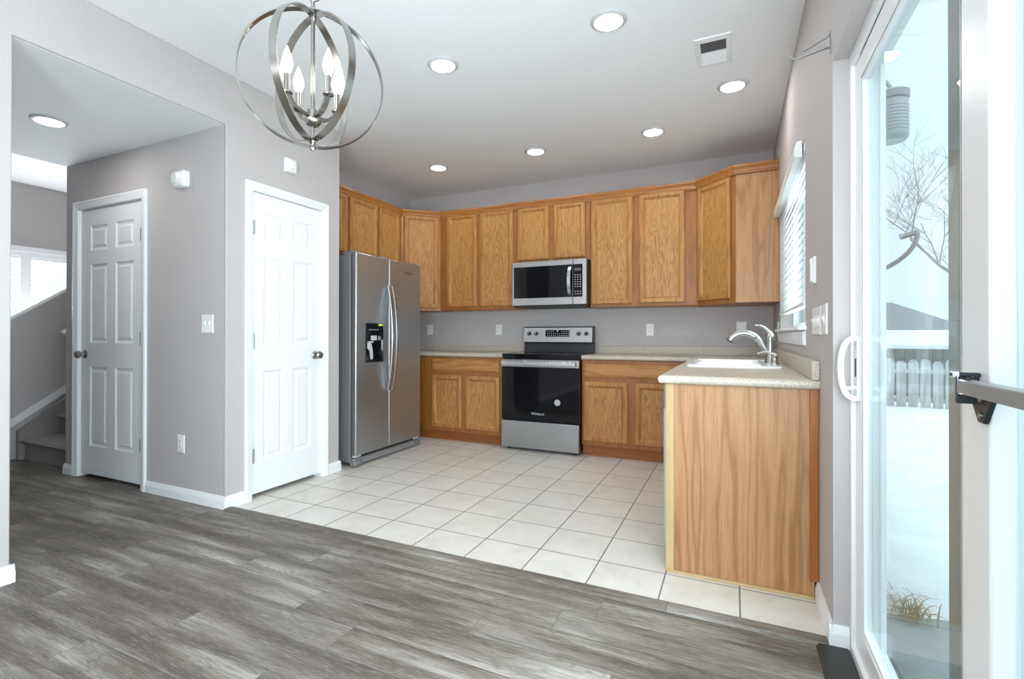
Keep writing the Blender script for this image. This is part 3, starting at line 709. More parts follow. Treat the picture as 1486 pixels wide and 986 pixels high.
for ya, yb, tilt in ((ym+.006, iy1, -1), (iy0, ym-.006, 1)):
    m = MB(); nn = 9
    for k in range(nn):
        y = ya+(yb-ya)*(k+.5)/nn
        if tilt > 0: m.prism([(y-.006, HC-.0085), (y+.004, HC-.002), (y+.0052, HC-.002), (y-.0048, HC-.0085)], 'x', ix0, ix1)
        else: m.prism([(y+.007, HC-.0085), (y-.003, HC-.002), (y-.0042, HC-.002), (y+.0058, HC-.0085)], 'x', ix0, ix1)
    m.build('louvers', M['trim'], t)

# ------------------------------------------------------------------ cabinets
def plan(O, U, N):
    """frame of a cabinet front: O origin (x,y), U along, N outward"""
    return lambda u, d, z: (O[0]+U[0]*u+N[0]*d, O[1]+U[1]*u+N[1]*d, z)
def cab_door(u0, u1, z0, z1, xf, parent, mat_f='oak', fw=.055):
    m = MB(xf); t = .021
    m.loops([[(u0+i, d, z0+i), (u1-i, d, z0+i), (u1-i, d, z1-i), (u0+i, d, z1-i)] for i, d in ((0, .002), (0, t-.010), (.003, t-.004), (.010, t), (fw-.018, t), (fw-.015, t-.004), (fw-.006, t-.008), (fw, t-.0155), (fw+.004, t-.016))], True, False)
    o = m.build('door', M[mat_f], parent)
    m = MB(xf); q = fw+.002; m.box((u0+q, .002, z0+q), (u1-q, t-.016, z1-q)); m.build('door_panel', M['oak_panel'], o); return o
def drawer(u0, u1, z0, z1, xf, parent, mat='oak_h'):
    m = MB(xf); t = .019
    m.loops([[(u0+i, d, z0+i), (u1-i, d, z0+i), (u1-i, d, z1-i), (u0+i, d, z1-i)] for i, d in ((0, .001), (0, t-.009), (.003, t-.006), (.010, t-.004), (.013, t-.001), (.018, t))], True, True)
    return m.build('drawer_front', M[mat], parent)
xfB = plan((0, -.305), (1, 0), (0, -1))        # back wall uppers
xfL = plan((XW+.305, 0), (0, 1), (1, 0))       # left wall uppers
UZ0, UZ1 = 1.362, 2.405
def upper(name, x0, x1, y0, y1, z0, z1, label, doors, xf, dz, mat='oak_frame'):
    t = root(name, ((x0+x1)/2, (y0+y1)/2, z0), label, 'cabinet', 'oak wall cabinets')
    MB().box((x0, y0, z0), (x1, y1, z1)).build('cabinet_body', M[mat], t, bevel=.001)
    for a, b in doors: cab_door(a, b, dz[0], dz[1], xf, t)
    return t
e = .0008
t = upper('wall_cabinet', -3.255+e, -2.335-e, -.305, -e, UZ0, UZ1, 'tall oak wall cabinet with two doors left of the microwave', [(-3.163, -2.797), (-2.748, -2.373)], xfB, (1.392, 2.397))
MB().box((-3.25, -.30, UZ0-.012), (-2.20, -.27, UZ0)).build('light_rail', M['oak_dark'], t)
upper('wall_cabinet', -2.335+e, -1.567-e, -.305, -e, 1.816, UZ1, 'short oak wall cabinet with two doors above the microwave', [(-2.318, -1.984), (-1.934, -1.613)], xfB, (1.848, 2.393))
upper('wall_cabinet', -1.567+e, -.61-e, -.305, -e, UZ0-.006, UZ1, 'tall oak wall cabinet with two doors right of the microwave', [(-1.556, -1.164), (-1.108, -.709)], xfB, (1.382, 2.385))
upper('wall_cabinet', XW+e, XW+.305, -1.452, -.61-e, 1.832, UZ1, 'oak cabinet with two doors directly above the refrigerator', [(-1.419, -1.02), (-.987, -.653)], xfL, (1.85, 2.39))
upper('wall_cabinet', XW+e, XW+.305, Y2+e, -1.453, 1.832, UZ1, 'oak cabinet nearest the pantry wall, its door half hidden', [(-1.93, -1.456)], xfL, (1.85, 2.39))
# diagonal corner cabinets
s5 = math.sqrt(.5)
t = root('corner_cabinet', (-3.7, -.2, UZ0), 'oak diagonal corner cabinet above the counter beside the refrigerator', 'cabinet', 'oak wall cabinets')
m = MB(); m.prism([(XW+e, -e), (-3.255-e, -e), (-3.255-e, -.305), (XW+.305, -.61+e), (XW+e, -.61+e)], 'z', UZ0-.006, UZ1); m.build('cabinet_body', M['oak'], t)
xfd = plan((XW+.305, -.61), (s5, s5), (s5, -s5)); cab_door(.028, .431-.022, 1.382, 2.392, xfd, t)
t = root('corner_cabinet', (-.2, -.2, UZ0), 'oak diagonal corner cabinet with plain veneered side next to the sink window', 'cabinet', 'oak wall cabinets')
m = MB(); m.prism([(-.61+e, -.305), (-.305, -.61), (-e, -.61), (-e, -e), (-.61+e, -e)], 'z', UZ0-.012, UZ1); m.build('cabinet_body', M['oak_frame'], t)
MB().box((-.302, -.616, UZ0-.010), (-.012, -.610, UZ1)).build('end_veneer', M['oak_end'], t)
MB().box((-.012, -.622, UZ0-.010), (-.001, -.610, UZ1)).build('scribe_strip', M['oak'], t)
xfd = plan((-.61, -.305), (s5, -s5), (-s5, -s5)); cab_door(.018, .431-.045, 1.388, 2.375, xfd, t)
# crown moulding, mitred round the corners
path = [(XW+.305, Y2+.002), (XW+.305, -.61), (-3.255, -.305), (-.61, -.305), (-.305, -.615), (-.001, -.615)]
prof = [(0, 2.372), (.021, 2.372), (.022, 2.382), (.027, 2.386), (.030, 2.402), (.040, 2.420), (.044, 2.424), (.044, 2.440), (-.004, 2.440)]
loops = []
for i, p in enumerate(path):
    p = Vector(p)
    def nrm(a, b):
        d = (Vector(b)-Vector(a)).normalized(); return Vector((d.y, -d.x))
    if i == 0: nn, k = nrm(path[0], path[1]), 1
    elif i == len(path)-1: nn, k = nrm(path[-2], path[-1]), 1
    else:
        n1, n2 = nrm(path[i-1], path[i]), nrm(path[i], path[i+1]); nn = (n1+n2).normalized(); k = 1/nn.dot(n1)
    loops.append([(p.x+nn.x*d*k, p.y+nn.y*d*k, z) for d, z in prof])
cm = MB().loops(loops).build('crown_molding', M['oak_crown'])
tag(cm, 'continuous oak crown moulding along the cabinet tops', 'crown moulding', None, 'thing')

# base cabinets
xfb = plan((0, -.61), (1, 0), (0, -1))
def base_body(m, x0, x1, y0, y1): m.box((x0, y0, .10), (x1, y1, .866))
t = root('base_cabinet', (-2.8, -.3, 0), 'oak base cabinet with one drawer and two doors left of the range', 'cabinet', 'oak base cabinets')
m = MB(); base_body(m, XW+.002, -2.337, -.61, -.002); m.build('cabinet_body', M['oak_frame'], t, bevel=.001)
MB().box((XW+.002, -.556, 0), (-2.337, -.53, .10)).build('toe_kick', M['oak_dark'], t)
drawer(-3.158, -2.391, .722, .838, xfb, t); cab_door(-3.160, -2.806, .140, .680, xfb, t); cab_door(-2.759, -2.384, .140, .680, xfb, t)
t = root('base_cabinet', (-1.1, -.3, 0), 'oak base cabinet with one drawer and two doors right of the range', 'cabinet', 'oak base cabinets')
m = MB(); base_body(m, -1.561, -.002, -.61, -.002); m.build('cabinet_body', M['oak_frame'], t, bevel=.001)
MB().box((-1.561, -.576, 0), (-.58, -.55, .10)).build('toe_kick', M['oak_dark'], t)
drawer(-1.545, -.70, .712, .830, xfb, t); cab_door(-1.545, -1.149, .138, .675, xfb, t); cab_door(-1.091, -.70, .138, .675, xfb, t)
xfs = plan((-.575, 0), (0, 1), (-1, 0))
t = root('base_cabinet', (-.3, -1.3, 0), 'oak sink base cabinet under the window, facing the tile floor', 'cabinet', 'oak base cabinets')
m = MB(); m.box((-.575, -1.99, .10), (-.56, -.612, .866)); m.box((-.575, -1.99, .10), (-.002, -1.975, .866)); m.box((-.575, -1.99, .10), (-.002, -.612, .115)); m.build('cabinet_body', M['oak_frame'], t)
MB().box((-.53, -1.99, 0), (-.51, -.612, .10)).build('toe_kick', M['oak_dark'], t)
for a, b_ in ((-1.965, -1.33), (-1.30, -.665)): cab_door(a, b_, .14, .68, xfs, t)
t = root('dishwasher', (-.3, -2.29, 0), 'pale grey dishwasher front edge between end panel and sink base', 'dishwasher')
MB().box((-.59, -2.588, .06), (-.03, -1.994, .862)).build('tub_casing', M['fridge_side'], t)
MB().box((-.612, -2.588, .12), (-.592, -1.994, .745)).build('door', M['grout_line'], t, bevel=.003)
MB().box((-.612, -2.588, .75), (-.592, -1.994, .862)).build('control_strip', M['fridge_side'], t, bevel=.003)
MB().box((-.56, -2.586, .0), (-.54, -1.996, .115)).build('kick_plate', M['black_matte'], t)
t = root('end_panel', (-.3, -2.6, 0), 'large oak veneer panel closing the end of the peninsula', 'panel')
MB().box((-.565, -2.612, 0.004), (-.015, -2.590, .866)).build('veneer_face', M['oak_end'], t)
MB().box((-.600, -2.614, 0.0), (-.565, -2.590, .866)).build('edge_stile', M['oak_raw'], t, bevel=.001)
MB().box((-.592, -2.624, 0.0), (-.015, -2.612, .013)).build('floor_strip', M['oak_raw'], t, bevel=.002)
MB().box((-.032, -2.624, .075), (-.001, -2.590, .866)).build('scribe_strip', M['oak_orange'], t, bevel=.002)

# worktops
def slab(outline_cells, xs, ys, z0, z1, front):
    """worktop from a grid of kept cells; front(x,y) marks the outer edges that are rounded"""
    m = MB(); bm = m.bm
    vs = {}
    def V(i, j):
        if (i, j) not in vs: vs[(i, j)] = bm.verts.new((xs[i], ys[j], z1))
        return vs[(i, j)]
    for i in range(len(xs)-1):
        for j in range(len(ys)-1):
            if outline_cells(i, j): bm.faces.new((V(i, j), V(i+1, j), V(i+1, j+1), V(i, j+1)))
    r = bmesh.ops.extrude_face_region(bm, geom=list(bm.faces)); nv = [g for g in r['geom'] if isinstance(g, bmesh.types.BMVert)]
    for v in nv: v.co.z = z0
    bm.normal_update()
    ed = [e_ for e_ in bm.edges if front(e_.verts[0].co, e_.verts[1].co)]
    bmesh.ops.bevel(bm, geom=ed, offset=.015, segments=4, affect='EDGES', profile=.5, clamp_overlap=True)
    return m
CD = .628
sx0, sx1, sy0, sy1 = -.565, -.075, -1.965, -1.155
xs = [-1.561, -CD, sx0+.02, sx1-.02, -.001]; ys = [-2.66, sy0+.02, sy1-.02, -CD-.012, -.001]
def keep(i, j):
    if i == 0: return j == 3
    return not (i == 2 and j == 1)
def fr(a, b):
    if abs(a.z-b.z) > 1e-6: return False
    return (abs(a.y+2.66) < 1e-5 and abs(b.y+2.66) < 1e-5) or (abs(a.x+CD) < 1e-5 and abs(b.x+CD) < 1e-5 and max(a.y, b.y) < -CD) or (abs(a.y+CD+.012) < 1e-5 and abs(b.y+CD+.012) < 1e-5 and max(a.x, b.x) <= -CD+1e-5)
wt = root('worktop', (-.3, -1.6, ZC-.038), 'speckled beige L-shaped worktop with sink cutout', 'worktop')
slab(keep, xs, ys, ZC-.038, ZC, fr).build('counter_slab', M['counter'], wt, smooth=True)
m = MB(); m.box((-1.561, -.020, ZC), (-.001, -.001, ZC+.078)); m.box((-.030, -2.655, ZC), (-.001, -.020, ZC+.078)); m.build('backsplash', M['counter'], wt, bevel=.003)
wt = root('worktop', (-2.8, -.3, ZC-.038), 'speckled beige straight worktop left of the range', 'worktop')
slab(lambda i, j: True, [XW+.001, -2.337], [-CD-.012, -.001], ZC-.038, ZC, lambda a, b: abs(a.z-b.z) < 1e-6 and abs(a.y+CD+.012) < 1e-5 and abs(b.y+CD+.012) < 1e-5).build('counter_slab', M['counter'], wt, smooth=True)
m = MB(); m.box((XW+.001, -.020, ZC), (-2.337, -.001, ZC+.068)); m.build('backsplash', M['counter'], wt, bevel=.003)

# sink
t = root('kitchen_sink', (-.32, -1.56, ZC), 'white double bowl sink set into the worktop', 'sink')
m = MB(); zr = ZC+.014
def rect(x0, x1, y0, y1, z, r=.03, n=5):
    return [(p[0], p[2], z) for p in rr(x0, x1, y0, y1, 0, r, n)]
m.loops([rect(sx0, sx1, sy0, sy1, ZC+.0005, .045), rect(sx0, sx1, sy0, sy1, ZC+.008, .045), rect(sx0+.006, sx1-.006, sy0+.006, sy1-.006, zr, .042), rect(sx0+.022, sx1-.022, sy0+.022, sy1-.022, zr, .03), rect(sx0+.022, sx1-.022, sy0+.022, sy1-.022, ZC-.03, .03)], False, False)
m.box((sx0+.03, sy0+.02, zr-.02), (sx0+.05, sy1-.02, zr-.003)); m.box((-.175, sy0+.02, zr-.02), (sx1-.02, sy1-.02, zr-.001)); m.box((sx0+.03, -1.575, zr-.03), (-.17, -1.545, zr-.006))
m.build('rim', M['porcelain'], t, smooth=True)
for a, b_ in ((sy0+.03, -1.575), (-1.545, sy1-.03)):
    m = MB(); m.loops([rect(sx0+.045, -.172, a, b_, zr-.004, .04), rect(sx0+.055, -.182, a+.01, b_-.01, ZC-.16, .05), rect(sx0+.10, -.23, a+.06, b_-.06, ZC-.19, .05)], False, True)
    m.build('bowl', M['porcelain'], t, smooth=True)
# faucet
t = root('faucet', (-.115, -1.47, zr), 'brushed nickel pull-out faucet with raised lever behind the sink', 'faucet')
fx_, fy = -.112, -1.50
m = MB(); m.lathe([(.032, 0), (.033, .006), (.029, .014), (.026, .03), (.0245, .10), (.0255, .135), (.028, .15), (.027, .165), (.018, .178), (.004, .182)], (fx_, fy, zr), 'z', 24); m.build('faucet_body', M['chrome'], t, smooth=True)
def bez(P, n=16):
    out = []
    for k in range(n+1):
        s = k/n; p = [Vector(q) for q in P]
        while len(p) > 1: p = [p[i].lerp(p[i+1], s) for i in range(len(p)-1)]
        out.append(tuple(p[0]))
    return out
pts = bez([(fx_, fy, zr+.045), (fx_-.05, fy-.004, zr+.12), (fx_-.09, fy-.008, zr+.215), (fx_-.185, fy-.014, zr+.205), (fx_-.228, fy-.018, zr+.135)], 18)
rads = [.0175]*6+[.018, .0215, .022, .022, .0215, .021, .0205, .020, .020, .020, .0205, .021, .0205]
sp = MB().tube(pts, rads, 14).build('spout', M['chrome'], t, smooth=True)
m = MB(); p5, p6 = Vector(pts[6]), Vector(pts[7]); m.lathe([(.0222, 0), (.0222, .004)], tuple(p6), tuple((p6-p5).normalized()), 16); m.build('joint_ring', M['black_matte'], sp)
pe = Vector(pts[-1]); de = (Vector(pts[-1])-Vector(pts[-2])).normalized(); m = MB(); m.lathe([(.021, 0), (.021, .006), (.017, .008)], tuple(pe-de*.001), tuple(de), 16); m.build('spray_face', M['black_matte'], sp, smooth=True)
m = MB(); m.tube(bez([(fx_, fy, zr+.165), (fx_-.01, fy, zr+.20), (fx_-.035, fy-.004, zr+.235), (fx_-.085, fy-.01, zr+.232)], 10), [.021, .019, .016, .0125, .010, .0088, .008, .0075, .007, .006, .004], 12); m.build('lever', M['chrome'], t, smooth=True)
t = root('soap_dispenser', (-.095, -1.69, zr), 'small brushed nickel soap dispenser in front of the faucet', 'soap dispenser')
dx_, dy_ = -.100, -1.70
m = MB(); m.lathe([(.024, 0), (.024, .004), (.019, .010), (.0165, .03), (.017, .042), (.020, .047), (.019, .052), (.006, .055)], (dx_, dy_, zr), 'z', 20); m.build('pump_base', M['chrome'], t, smooth=True)
MB().tube(bez([(dx_+.012, dy_, zr+.053), (dx_-.01, dy_, zr+.058), (dx_-.03, dy_-.002, zr+.078), (dx_-.075, dy_-.006, zr+.075), (dx_-.088, dy_-.008, zr+.058)], 12), [.008]*3+[.0065]*10, 10).build('pump_spout', M['chrome'], t, smooth=True)

# ------------------------------------------------------------------ range
RX0, RX1, RF = -2.331, -1.566, -.69
t = root('kitchen_range', (-1.95, -.35, 0), 'stainless steel electric range with black glass oven door', 'range')
MB().box((RX0+.004, -.640, .03), (RX1-.004, -.075, .895)).build('range_body', M['black'], t)
m = MB(); m.box((RX0, -.672, .866), (RX1, -.075, .912)); m.build('cooktop', M['black_glass'], t, bevel=.006)
for x, y, r in ((-2.14, -.50, .10), (-1.76, -.50, .08), (-2.14, -.25, .08), (-1.76, -.25, .10)):
    m = MB(); m.lathe([(r-.003, 0), (r, .0003), (r+.003, 0)], (x, y, .9122), 'z', 40, False, False); m.build('burner_ring', M['display'], t)
# oven door
m = MB(); m.box((RX0+.003, RF+.004, .288), (RX1-.003, -.645, .790)); od = m.build('oven_door', M['black_glass'], t, bevel=.004)
MB().box((RX0+.003, RF, .790), (RX1-.003, -.645, .858)).build('door_top_band', M['steel_x'], od, bevel=.003)
m = MB(); xf = plan((0, RF+.004), (1, 0), (0, -1)); m.frame(-2.205, -1.70, .40, .735, [(0, 0), (0, .0008), (.004, .0008), (.004, 0)]); m.build('window_outline', M['black'], od)
m = MB(); m.box((RX0+.018, RF-.048, .806), (RX1-.03, RF-.030, .846)); hd = m.build('handle', M['steel_z'], od, bevel=.005)
for x in (RX0+.04, RX1-.055): MB().box((x-.014, RF-.034, .812), (x+.014, RF+.002, .840)).build('handle_post', M['steel_x'], hd)
m = MB(); m.lathe([(.028, 0), (.028, .0008)], (-1.770, RF+.0038, .472), (0, -1, 0), 28); stk = m.build('round_sticker', M['mark'], od)
m = MB(); m.lathe([(.021, .0008), (.021, .0012), (.017, .0012), (.017, .0008)], (-1.770, RF+.0038, .472), (0, -1, 0), 28, False, False)
m.tube([(-1.770+.009*math.cos(a)*(1-.08*a), RF+.0028, .474+.009*math.sin(a)*(1-.08*a)) for a in [.5+.35*k for k in range(14)]], .0018, 6); m.tube([(-1.776, RF+.0028, .478), (-1.778, RF+.0028, .460)], .0018, 6)
m.build('sticker_mark', M['badge_grey'], stk)
text('Whirlpool', 'maker_lettering', M['mark'], od, .030, (-1.961, RF+.0032, .357), (1, 0, 0), (0, 0, 1))
MB().box((RX0+.003, RF, .028), (RX1-.003, -.645, .280)).build('storage_drawer', M['steel_x'], t, bevel=.004)
for x in (RX0+.05, RX1-.05):
    for y in (-.60, -.15): MB().lathe([(.018, 0), (.018, .012), (.01, .014), (.01, .035)], (x, y, 0), 'z', 12).build('foot', M['black_matte'], t)
# backguard
bg = MB(); bg.prism([(-.075, .912), (-.135, .912), (-.118, 1.010), (-.152, 1.014), (-.135, 1.176), (-.075, 1.176)], 'x', RX0+.008, RX1-.008); bg = bg.build('backguard', M['black'], t, bevel=.003)
xg = lambda u, d, z: (u, -.154+(z-1.014)*.017/.162-d, z)
MB(xg).box((RX0+.010, 0, 1.016), (RX1-.022, .004, 1.166)).build('control_panel', M['steel_x'], bg, bevel=.002)
dp = MB(xg).box((-2.078, .004, 1.072), (-1.822, .0055, 1.140)).build('display_panel', M['black_glass'], bg)
m = MB(xg)
for r in range(3):
    for k in range(11):
        if 4 <= k <= 6 and r == 2: continue
        m.box((-2.062+k*.0222, .0054, 1.080+r*.020), (-2.052+k*.0222, .0058, 1.086+r*.020))
m.prism([(-1.962, 1.134), (-1.938, 1.134), (-1.950, 1.118)], 'y', .0054, .0058); m.build('panel_markings', M['mark'], dp)
for x in (-2.258, -2.180, -1.726, -1.648):
    k = MB(xg); k.lathe([(.021, 0), (.021, .006), (.018, .010), (.016, .022), (.006, .024)], (x, .004, 1.104), 'y', 20); kk = k.build('knob', M['black_matte'], bg, smooth=True)
    k = MB(xg); k.box((x-.002, .027, 1.104), (x+.002, .0285, 1.119)); k.build('pointer', M['mark'], kk)

# ------------------------------------------------------------------ microwave
t = root('microwave', (-1.95, -.2, 1.375), 'stainless over-the-range microwave with black glass door', 'microwave')
MX0, MX1, MF = -2.330, -1.570, -.434
MB().box((MX0, -.405, 1.376), (MX1, -.004, 1.814)).build('microwave_body', M['black'], t, bevel=.002)
MB().box((MX0+.01, -.400, 1.362), (MX1-.01, -.05, 1.376)).build('bottom_grille', M['black_matte'], t)
d_ = MB().box((MX0, MF, 1.381), (-1.704, -.405, 1.813)).build('door', M['steel_x'], t, bevel=.004)
c_ = MB().box((-1.701, MF, 1.381), (MX1, -.405, 1.813)).build('control_column', M['steel_x'], t, bevel=.004)
MB().box((MX0+.018, MF-.0015, 1.452), (-1.706, MF+.004, 1.764)).build('door_glass', M['black_glass'], d_, bevel=.003)
MB().box((-1.699, MF-.0015, 1.452), (-1.607, MF+.004, 1.764)).build('key_panel', M['black_glass'], c_, bevel=.003)
m = MB()
for r in range(9):
    for k in range(3):
        if r == 2: continue
        m.box((-1.684+k*.025, MF-.0019, 1.478+r*.0225), (-1.672+k*.025, MF-.0014, 1.484+r*.0225))
m.build('key_markings', M['mark'], c_); MB().box((-1.686, MF-.002, 1.700), (-1.622, MF-.0012, 1.726)).build('clock_display', M['display'], c_)
pts = [(-1.728, MF-.004-.046*math.sin(PI*k/16)**.6, 1.468+.272*k/16) for k in range(17)]
MB().sweep(pts, [(-.015, -.005), (.015, -.005), (.017, 0), (.015, .005), (-.015, .005), (-.017, 0)], (1, 0, 0)).build('handle', M['steel_z'], d_, smooth=True)

# ------------------------------------------------------------------ refrigerator
t = root('refrigerator', (-3.45, -1.387, 0), 'stainless side-by-side refrigerator with ice and water dispenser', 'refrigerator')
FY0, FY1, FS, FX = -1.850, -.925, -1.418, -3.096
MB().box((-3.825, FY0, .035), (-3.158, FY1, 1.752)).build('cabinet', M['fridge_side'], t, bevel=.004)
dl = MB().box((-3.150, FY0, .098), (FX, FS-.003, 1.766)).build('freezer_door', M['steel_y'], t, bevel=.010, seg=3)
dr = MB().box((-3.150, FS+.003, .098), (FX, FY1, 1.766)).build('fridge_door', M['steel_y'], t, bevel=.010, seg=3)
for y0_, y1_ in ((FY0+.01, FY0+.10), (FY1-.10, FY1-.01), (FS-.06, FS+.06)): MB().box((-3.25, y0_, 1.752), (-3.12, y1_, 1.780)).build('hinge_cover', M['fridge_side'], t, bevel=.006)
for d0, y in ((dl, FS-.030), (dr, FS+.030)):
    pts = [(FX+.004+.062*math.sin(PI*(.02+.96*k/28))**.62, y, .600+.920*k/28) for k in range(29)]
    sec = [(-.014, -.008), (.014, -.008), (.017, 0), (.012, .009), (-.012, .009), (-.017, 0)]
    MB().sweep(pts, sec, (0, 1, 0)).build('handle', M['steel_z'], d0, smooth=True)
xr = lambda u, d, z: (FX+d, u, z)
m = MB(xr); y0_, y1_, z0_, z1_ = -1.736, -1.508, .856, 1.188
m.frame(y0_, y1_, z0_, z1_, [(0, -.002), (0, .007), (.004, .010), (.010, .010)])
m.loops([[(y0_+.01, .010, 1.05), (y1_-.01, .010, 1.05), (y1_-.01, .010, z1_-.01), (y0_+.01, .010, z1_-.01)]], True, False)
m.loops([[(y0_+.01, .010, z0_+.01), (y1_-.01, .010, z0_+.01), (y1_-.01, .010, 1.05), (y0_+.01, .010, 1.05)], [(y0_+.02, .0005, z0_+.02), (y1_-.02, .0005, z0_+.02), (y1_-.02, .0005, 1.04), (y0_+.02, .0005, 1.04)]], False, True)
dsp = m.build('dispenser', M['black_glass'], dl)
m = MB(xr); m.box((-1.680, .010, 1.042), (-1.612, .020, 1.082)); m.build('nozzle', M['plastic_grey'], dsp, bevel=.002)
MB(xr).box((-1.585, .010, 1.042), (-1.555, .016, 1.078)).build('ice_chute', M['grey_metal'], dsp, bevel=.002)
m = MB(xr); m.box((-1.725, .010, 1.022), (-1.655, .020, 1.034)); m.prism([(-1.722, 1.02), (-1.676, 1.02), (-1.655, .95), (-1.655, .882), (-1.678, .882), (-1.690, .955), (-1.722, .975)], 'y', .002, .014); m.build('paddle', M['plastic_grey'], dsp, bevel=.002)
m = MB(xr); m.box((-1.580, .0095, 1.165), (-1.518, .0108, 1.183)); m.build('yellow_sticker', M['sticker'], dsp)
m = MB(xr)
for k in range(5): m.box((-1.700+k*.026, .0095, 1.128), (-1.690+k*.026, .0106, 1.136))
m.build('touch_marks', M['mark'], dsp)
text('Whirlpool', 'maker_lettering', M['red_badge'], dr, .034, (FX+.0006, -1.135, 1.672), (0, 1, 0), (0, 0, 1))
g_ = MB(); g_.box((-3.155, FY0+.005, .020), (-3.118, FY1-.005, .070)); g_ = g_.build('base_grille', M['grey_metal'], t, bevel=.004)
MB().box((-3.160, FY0+.09, .070), (-3.125, FY1-.06, .096)).build('grille_slot', M['slot'], g_)
for y in (FY0+.05, FY1-.05):
    m = MB(); m.box((-3.165, y-.05, .010), (-3.105, y+.05, .058)); m.build('corner_foot', M['fridge_side'], g_, bevel=.006)
    MB().box((-3.150, y-.035, .080), (-3.112, y+.035, .096)).build('hinge_bracket', M['mark'], g_, bevel=.002)
for y in (FY0+.06, FY1-.06):
    for x in (-3.75, -3.2): MB().lathe([(.02, 0), (.02, .036)], (x, y, 0), 'z', 12).build('roller', M['black_matte'], t)

# ------------------------------------------------------------------ chandelier
cx, cy, cz = -1.688, -3.695, 2.013
t = root('chandelier', (cx, cy, HC), 'brushed nickel orb chandelier of nested rings with four candle bulbs', 'chandelier')
face = math.atan2(.715, .70)
def orb(Rr, ang, wdt=.027, th=.004, seg=72):
    m = MB(); ux, uy = math.cos(ang), math.sin(ang); nx, ny = -uy, ux; loops = []
    for k in range(seg):
        a = 2*PI*k/seg; lp = []
        for rr_, s in ((Rr-th/2, -wdt/2), (Rr+th/2, -wdt/2), (Rr+th/2, wdt/2), (Rr-th/2, wdt/2)):
            lp.append((cx+ux*rr_*math.cos(a)+nx*s, cy+uy*rr_*math.cos(a)+ny*s, cz+rr_*math.sin(a)))
        loops.append(lp)
    m.loops(loops+[loops[0]], False, False); return m.build('ring', M['nickel'], t, smooth=True)
orb(.248, face+.05); orb(.230, face+1.02); orb(.222, face-.98)
MB().lathe([(.006, -.262), (.010, -.255), (.011, -.240), (.0075, -.225), (.0075, .205), (.011, .212), (.012, .235), (.008, .25), (.007, .275), (.010, .280), (.004, .285)], (cx, cy, cz), 'z', 14).build('stem', M['nickel'], t, smooth=True)
hub = MB(); hub.lathe([(.006, -.175), (.020, -.170), (.028, -.160), (.030, -.150), (.022, -.142), (.020, -.115), (.012, -.110)], (cx, cy, cz), 'z', 20); hub.build('hub', M['nickel'], t, smooth=True)
for k in range(4):
    a = face+.54+k*PI/2; ux, uy = math.cos(a), math.sin(a)
    q = lambda r, z: (cx+ux*r, cy+uy*r, cz+z)
    ar = MB().sweep(bez([q(.018, -.135), q(.05, -.145), q(.075, -.125), q(.095, -.090)], 10), [(-.009, -.005), (.009, -.005), (.009, .005), (-.009, .005)], (-uy, ux, 0)).build('arm', M['nickel'], t, smooth=True)
    MB().lathe([(.008, -.010), (.019, -.004), (.020, 0), (.012, .003)], q(.098, -.085), 'z', 16).build('cup', M['nickel'], ar, smooth=True)
    MB().lathe([(.0105, 0), (.0105, .062), (.008, .064)], q(.098, -.083), 'z', 14).build('candle_sleeve', M['nickel'], ar, smooth=True)
    MB().lathe([(.008, 0), (.012, .006), (.0185, .026), (.0190, .040), (.013, .064), (.006, .084), (.0015, .096)], q(.098, -.020), 'z', 16).build('bulb', M['bulb'], ar, smooth=True)
m = MB(); m.tube([(cx+.026*math.cos(a)*math.cos(face), cy+.026*math.cos(a)*math.sin(face), cz+.310+.028*math.sin(a)) for a in [2*PI*k/20 for k in range(20)]], .0032, 8, True); m.build('hanging_loop', M['nickel'], t, smooth=True)
z = cz+.338; k = 0; m = MB()
while z < HC-.04:
    an = face+(PI/2 if k % 2 == 0 else 0); m.tube([(cx+.011*math.cos(a)*math.cos(an), cy+.011*math.cos(a)*math.sin(an), z+.012+.019*math.sin(a)) for a in [2*PI*q_/14 for q_ in range(14)]], .002, 6, True); z += .0325; k += 1
m.build('chain', M['nickel'], t, smooth=True)
MB().lathe([(.0, -.045), (.010, -.045), (.014, -.030), (.060, -.022), (.066, 0)], (cx, cy, HC), 'z', 28, True, True).build('canopy', M['nickel'], t, smooth=True)

# ------------------------------------------------------------------ outdoors
m = MB(); bm = m.bm
gx = [.172+(.25*k if k < 24 else 6+(k-24)*1.6) for k in range(40)]; gy = [-2.45, -2.40, -2.36, -2.32, -2.26, -2.18]+[-2.05+.16*k for k in range(30)]+[2.8+.5*k for k in range(10)]+[8+1.6*k for k in range(22)]
rnd = random.Random(4); ph = [(rnd.uniform(.6, 2.6), rnd.uniform(.6, 2.6), rnd.uniform(0, 6)) for _ in range(8)]
def hsnow(x, y):
    s = sum(math.sin(a*x+b_*y+c) for a, b_, c in ph)/8
    edge = min(1, max(0, (y+2.36+.10*math.sin(5*x)+.05*math.sin(13*x))/.22)); edge = edge*edge*(3-2*edge)
    return -.20+edge*(.16+.10*s)-.05*(y > 0)*min(1, y/3)
V = [[bm.verts.new((x, y, hsnow(x, y))) for y in gy] for x in gx]
for i in range(len(gx)-1):
    for j in range(len(gy)-1): bm.faces.new((V[i][j], V[i+1][j], V[i+1][j+1], V[i][j+1]))
tag(m.build('ground', M['snow'], smooth=True), 'snow covered back yard outside the patio door', 'snow', None, 'structure')
tag(MB().box((.172, -8, -.24), (3.6, -2.15, -.12)).build('patio', M['concrete']), 'grey concrete patio just outside the glass door', 'patio', None, 'structure')
tag(MB().box((.141, -.69, -.2), (.153, 0.12, 2.85)).box((.141, -2.93, 2.1), (.153, -.70, 2.85)).box((.141, -2.93, -.2), (.153, -2.2, 2.1)).box((.141, -2.2, -.2), (.153, -.69, 1.09)).build('wall_outside', M['siding']), 'pale siding on the outside of the kitchen wall', 'wall', None, 'structure')
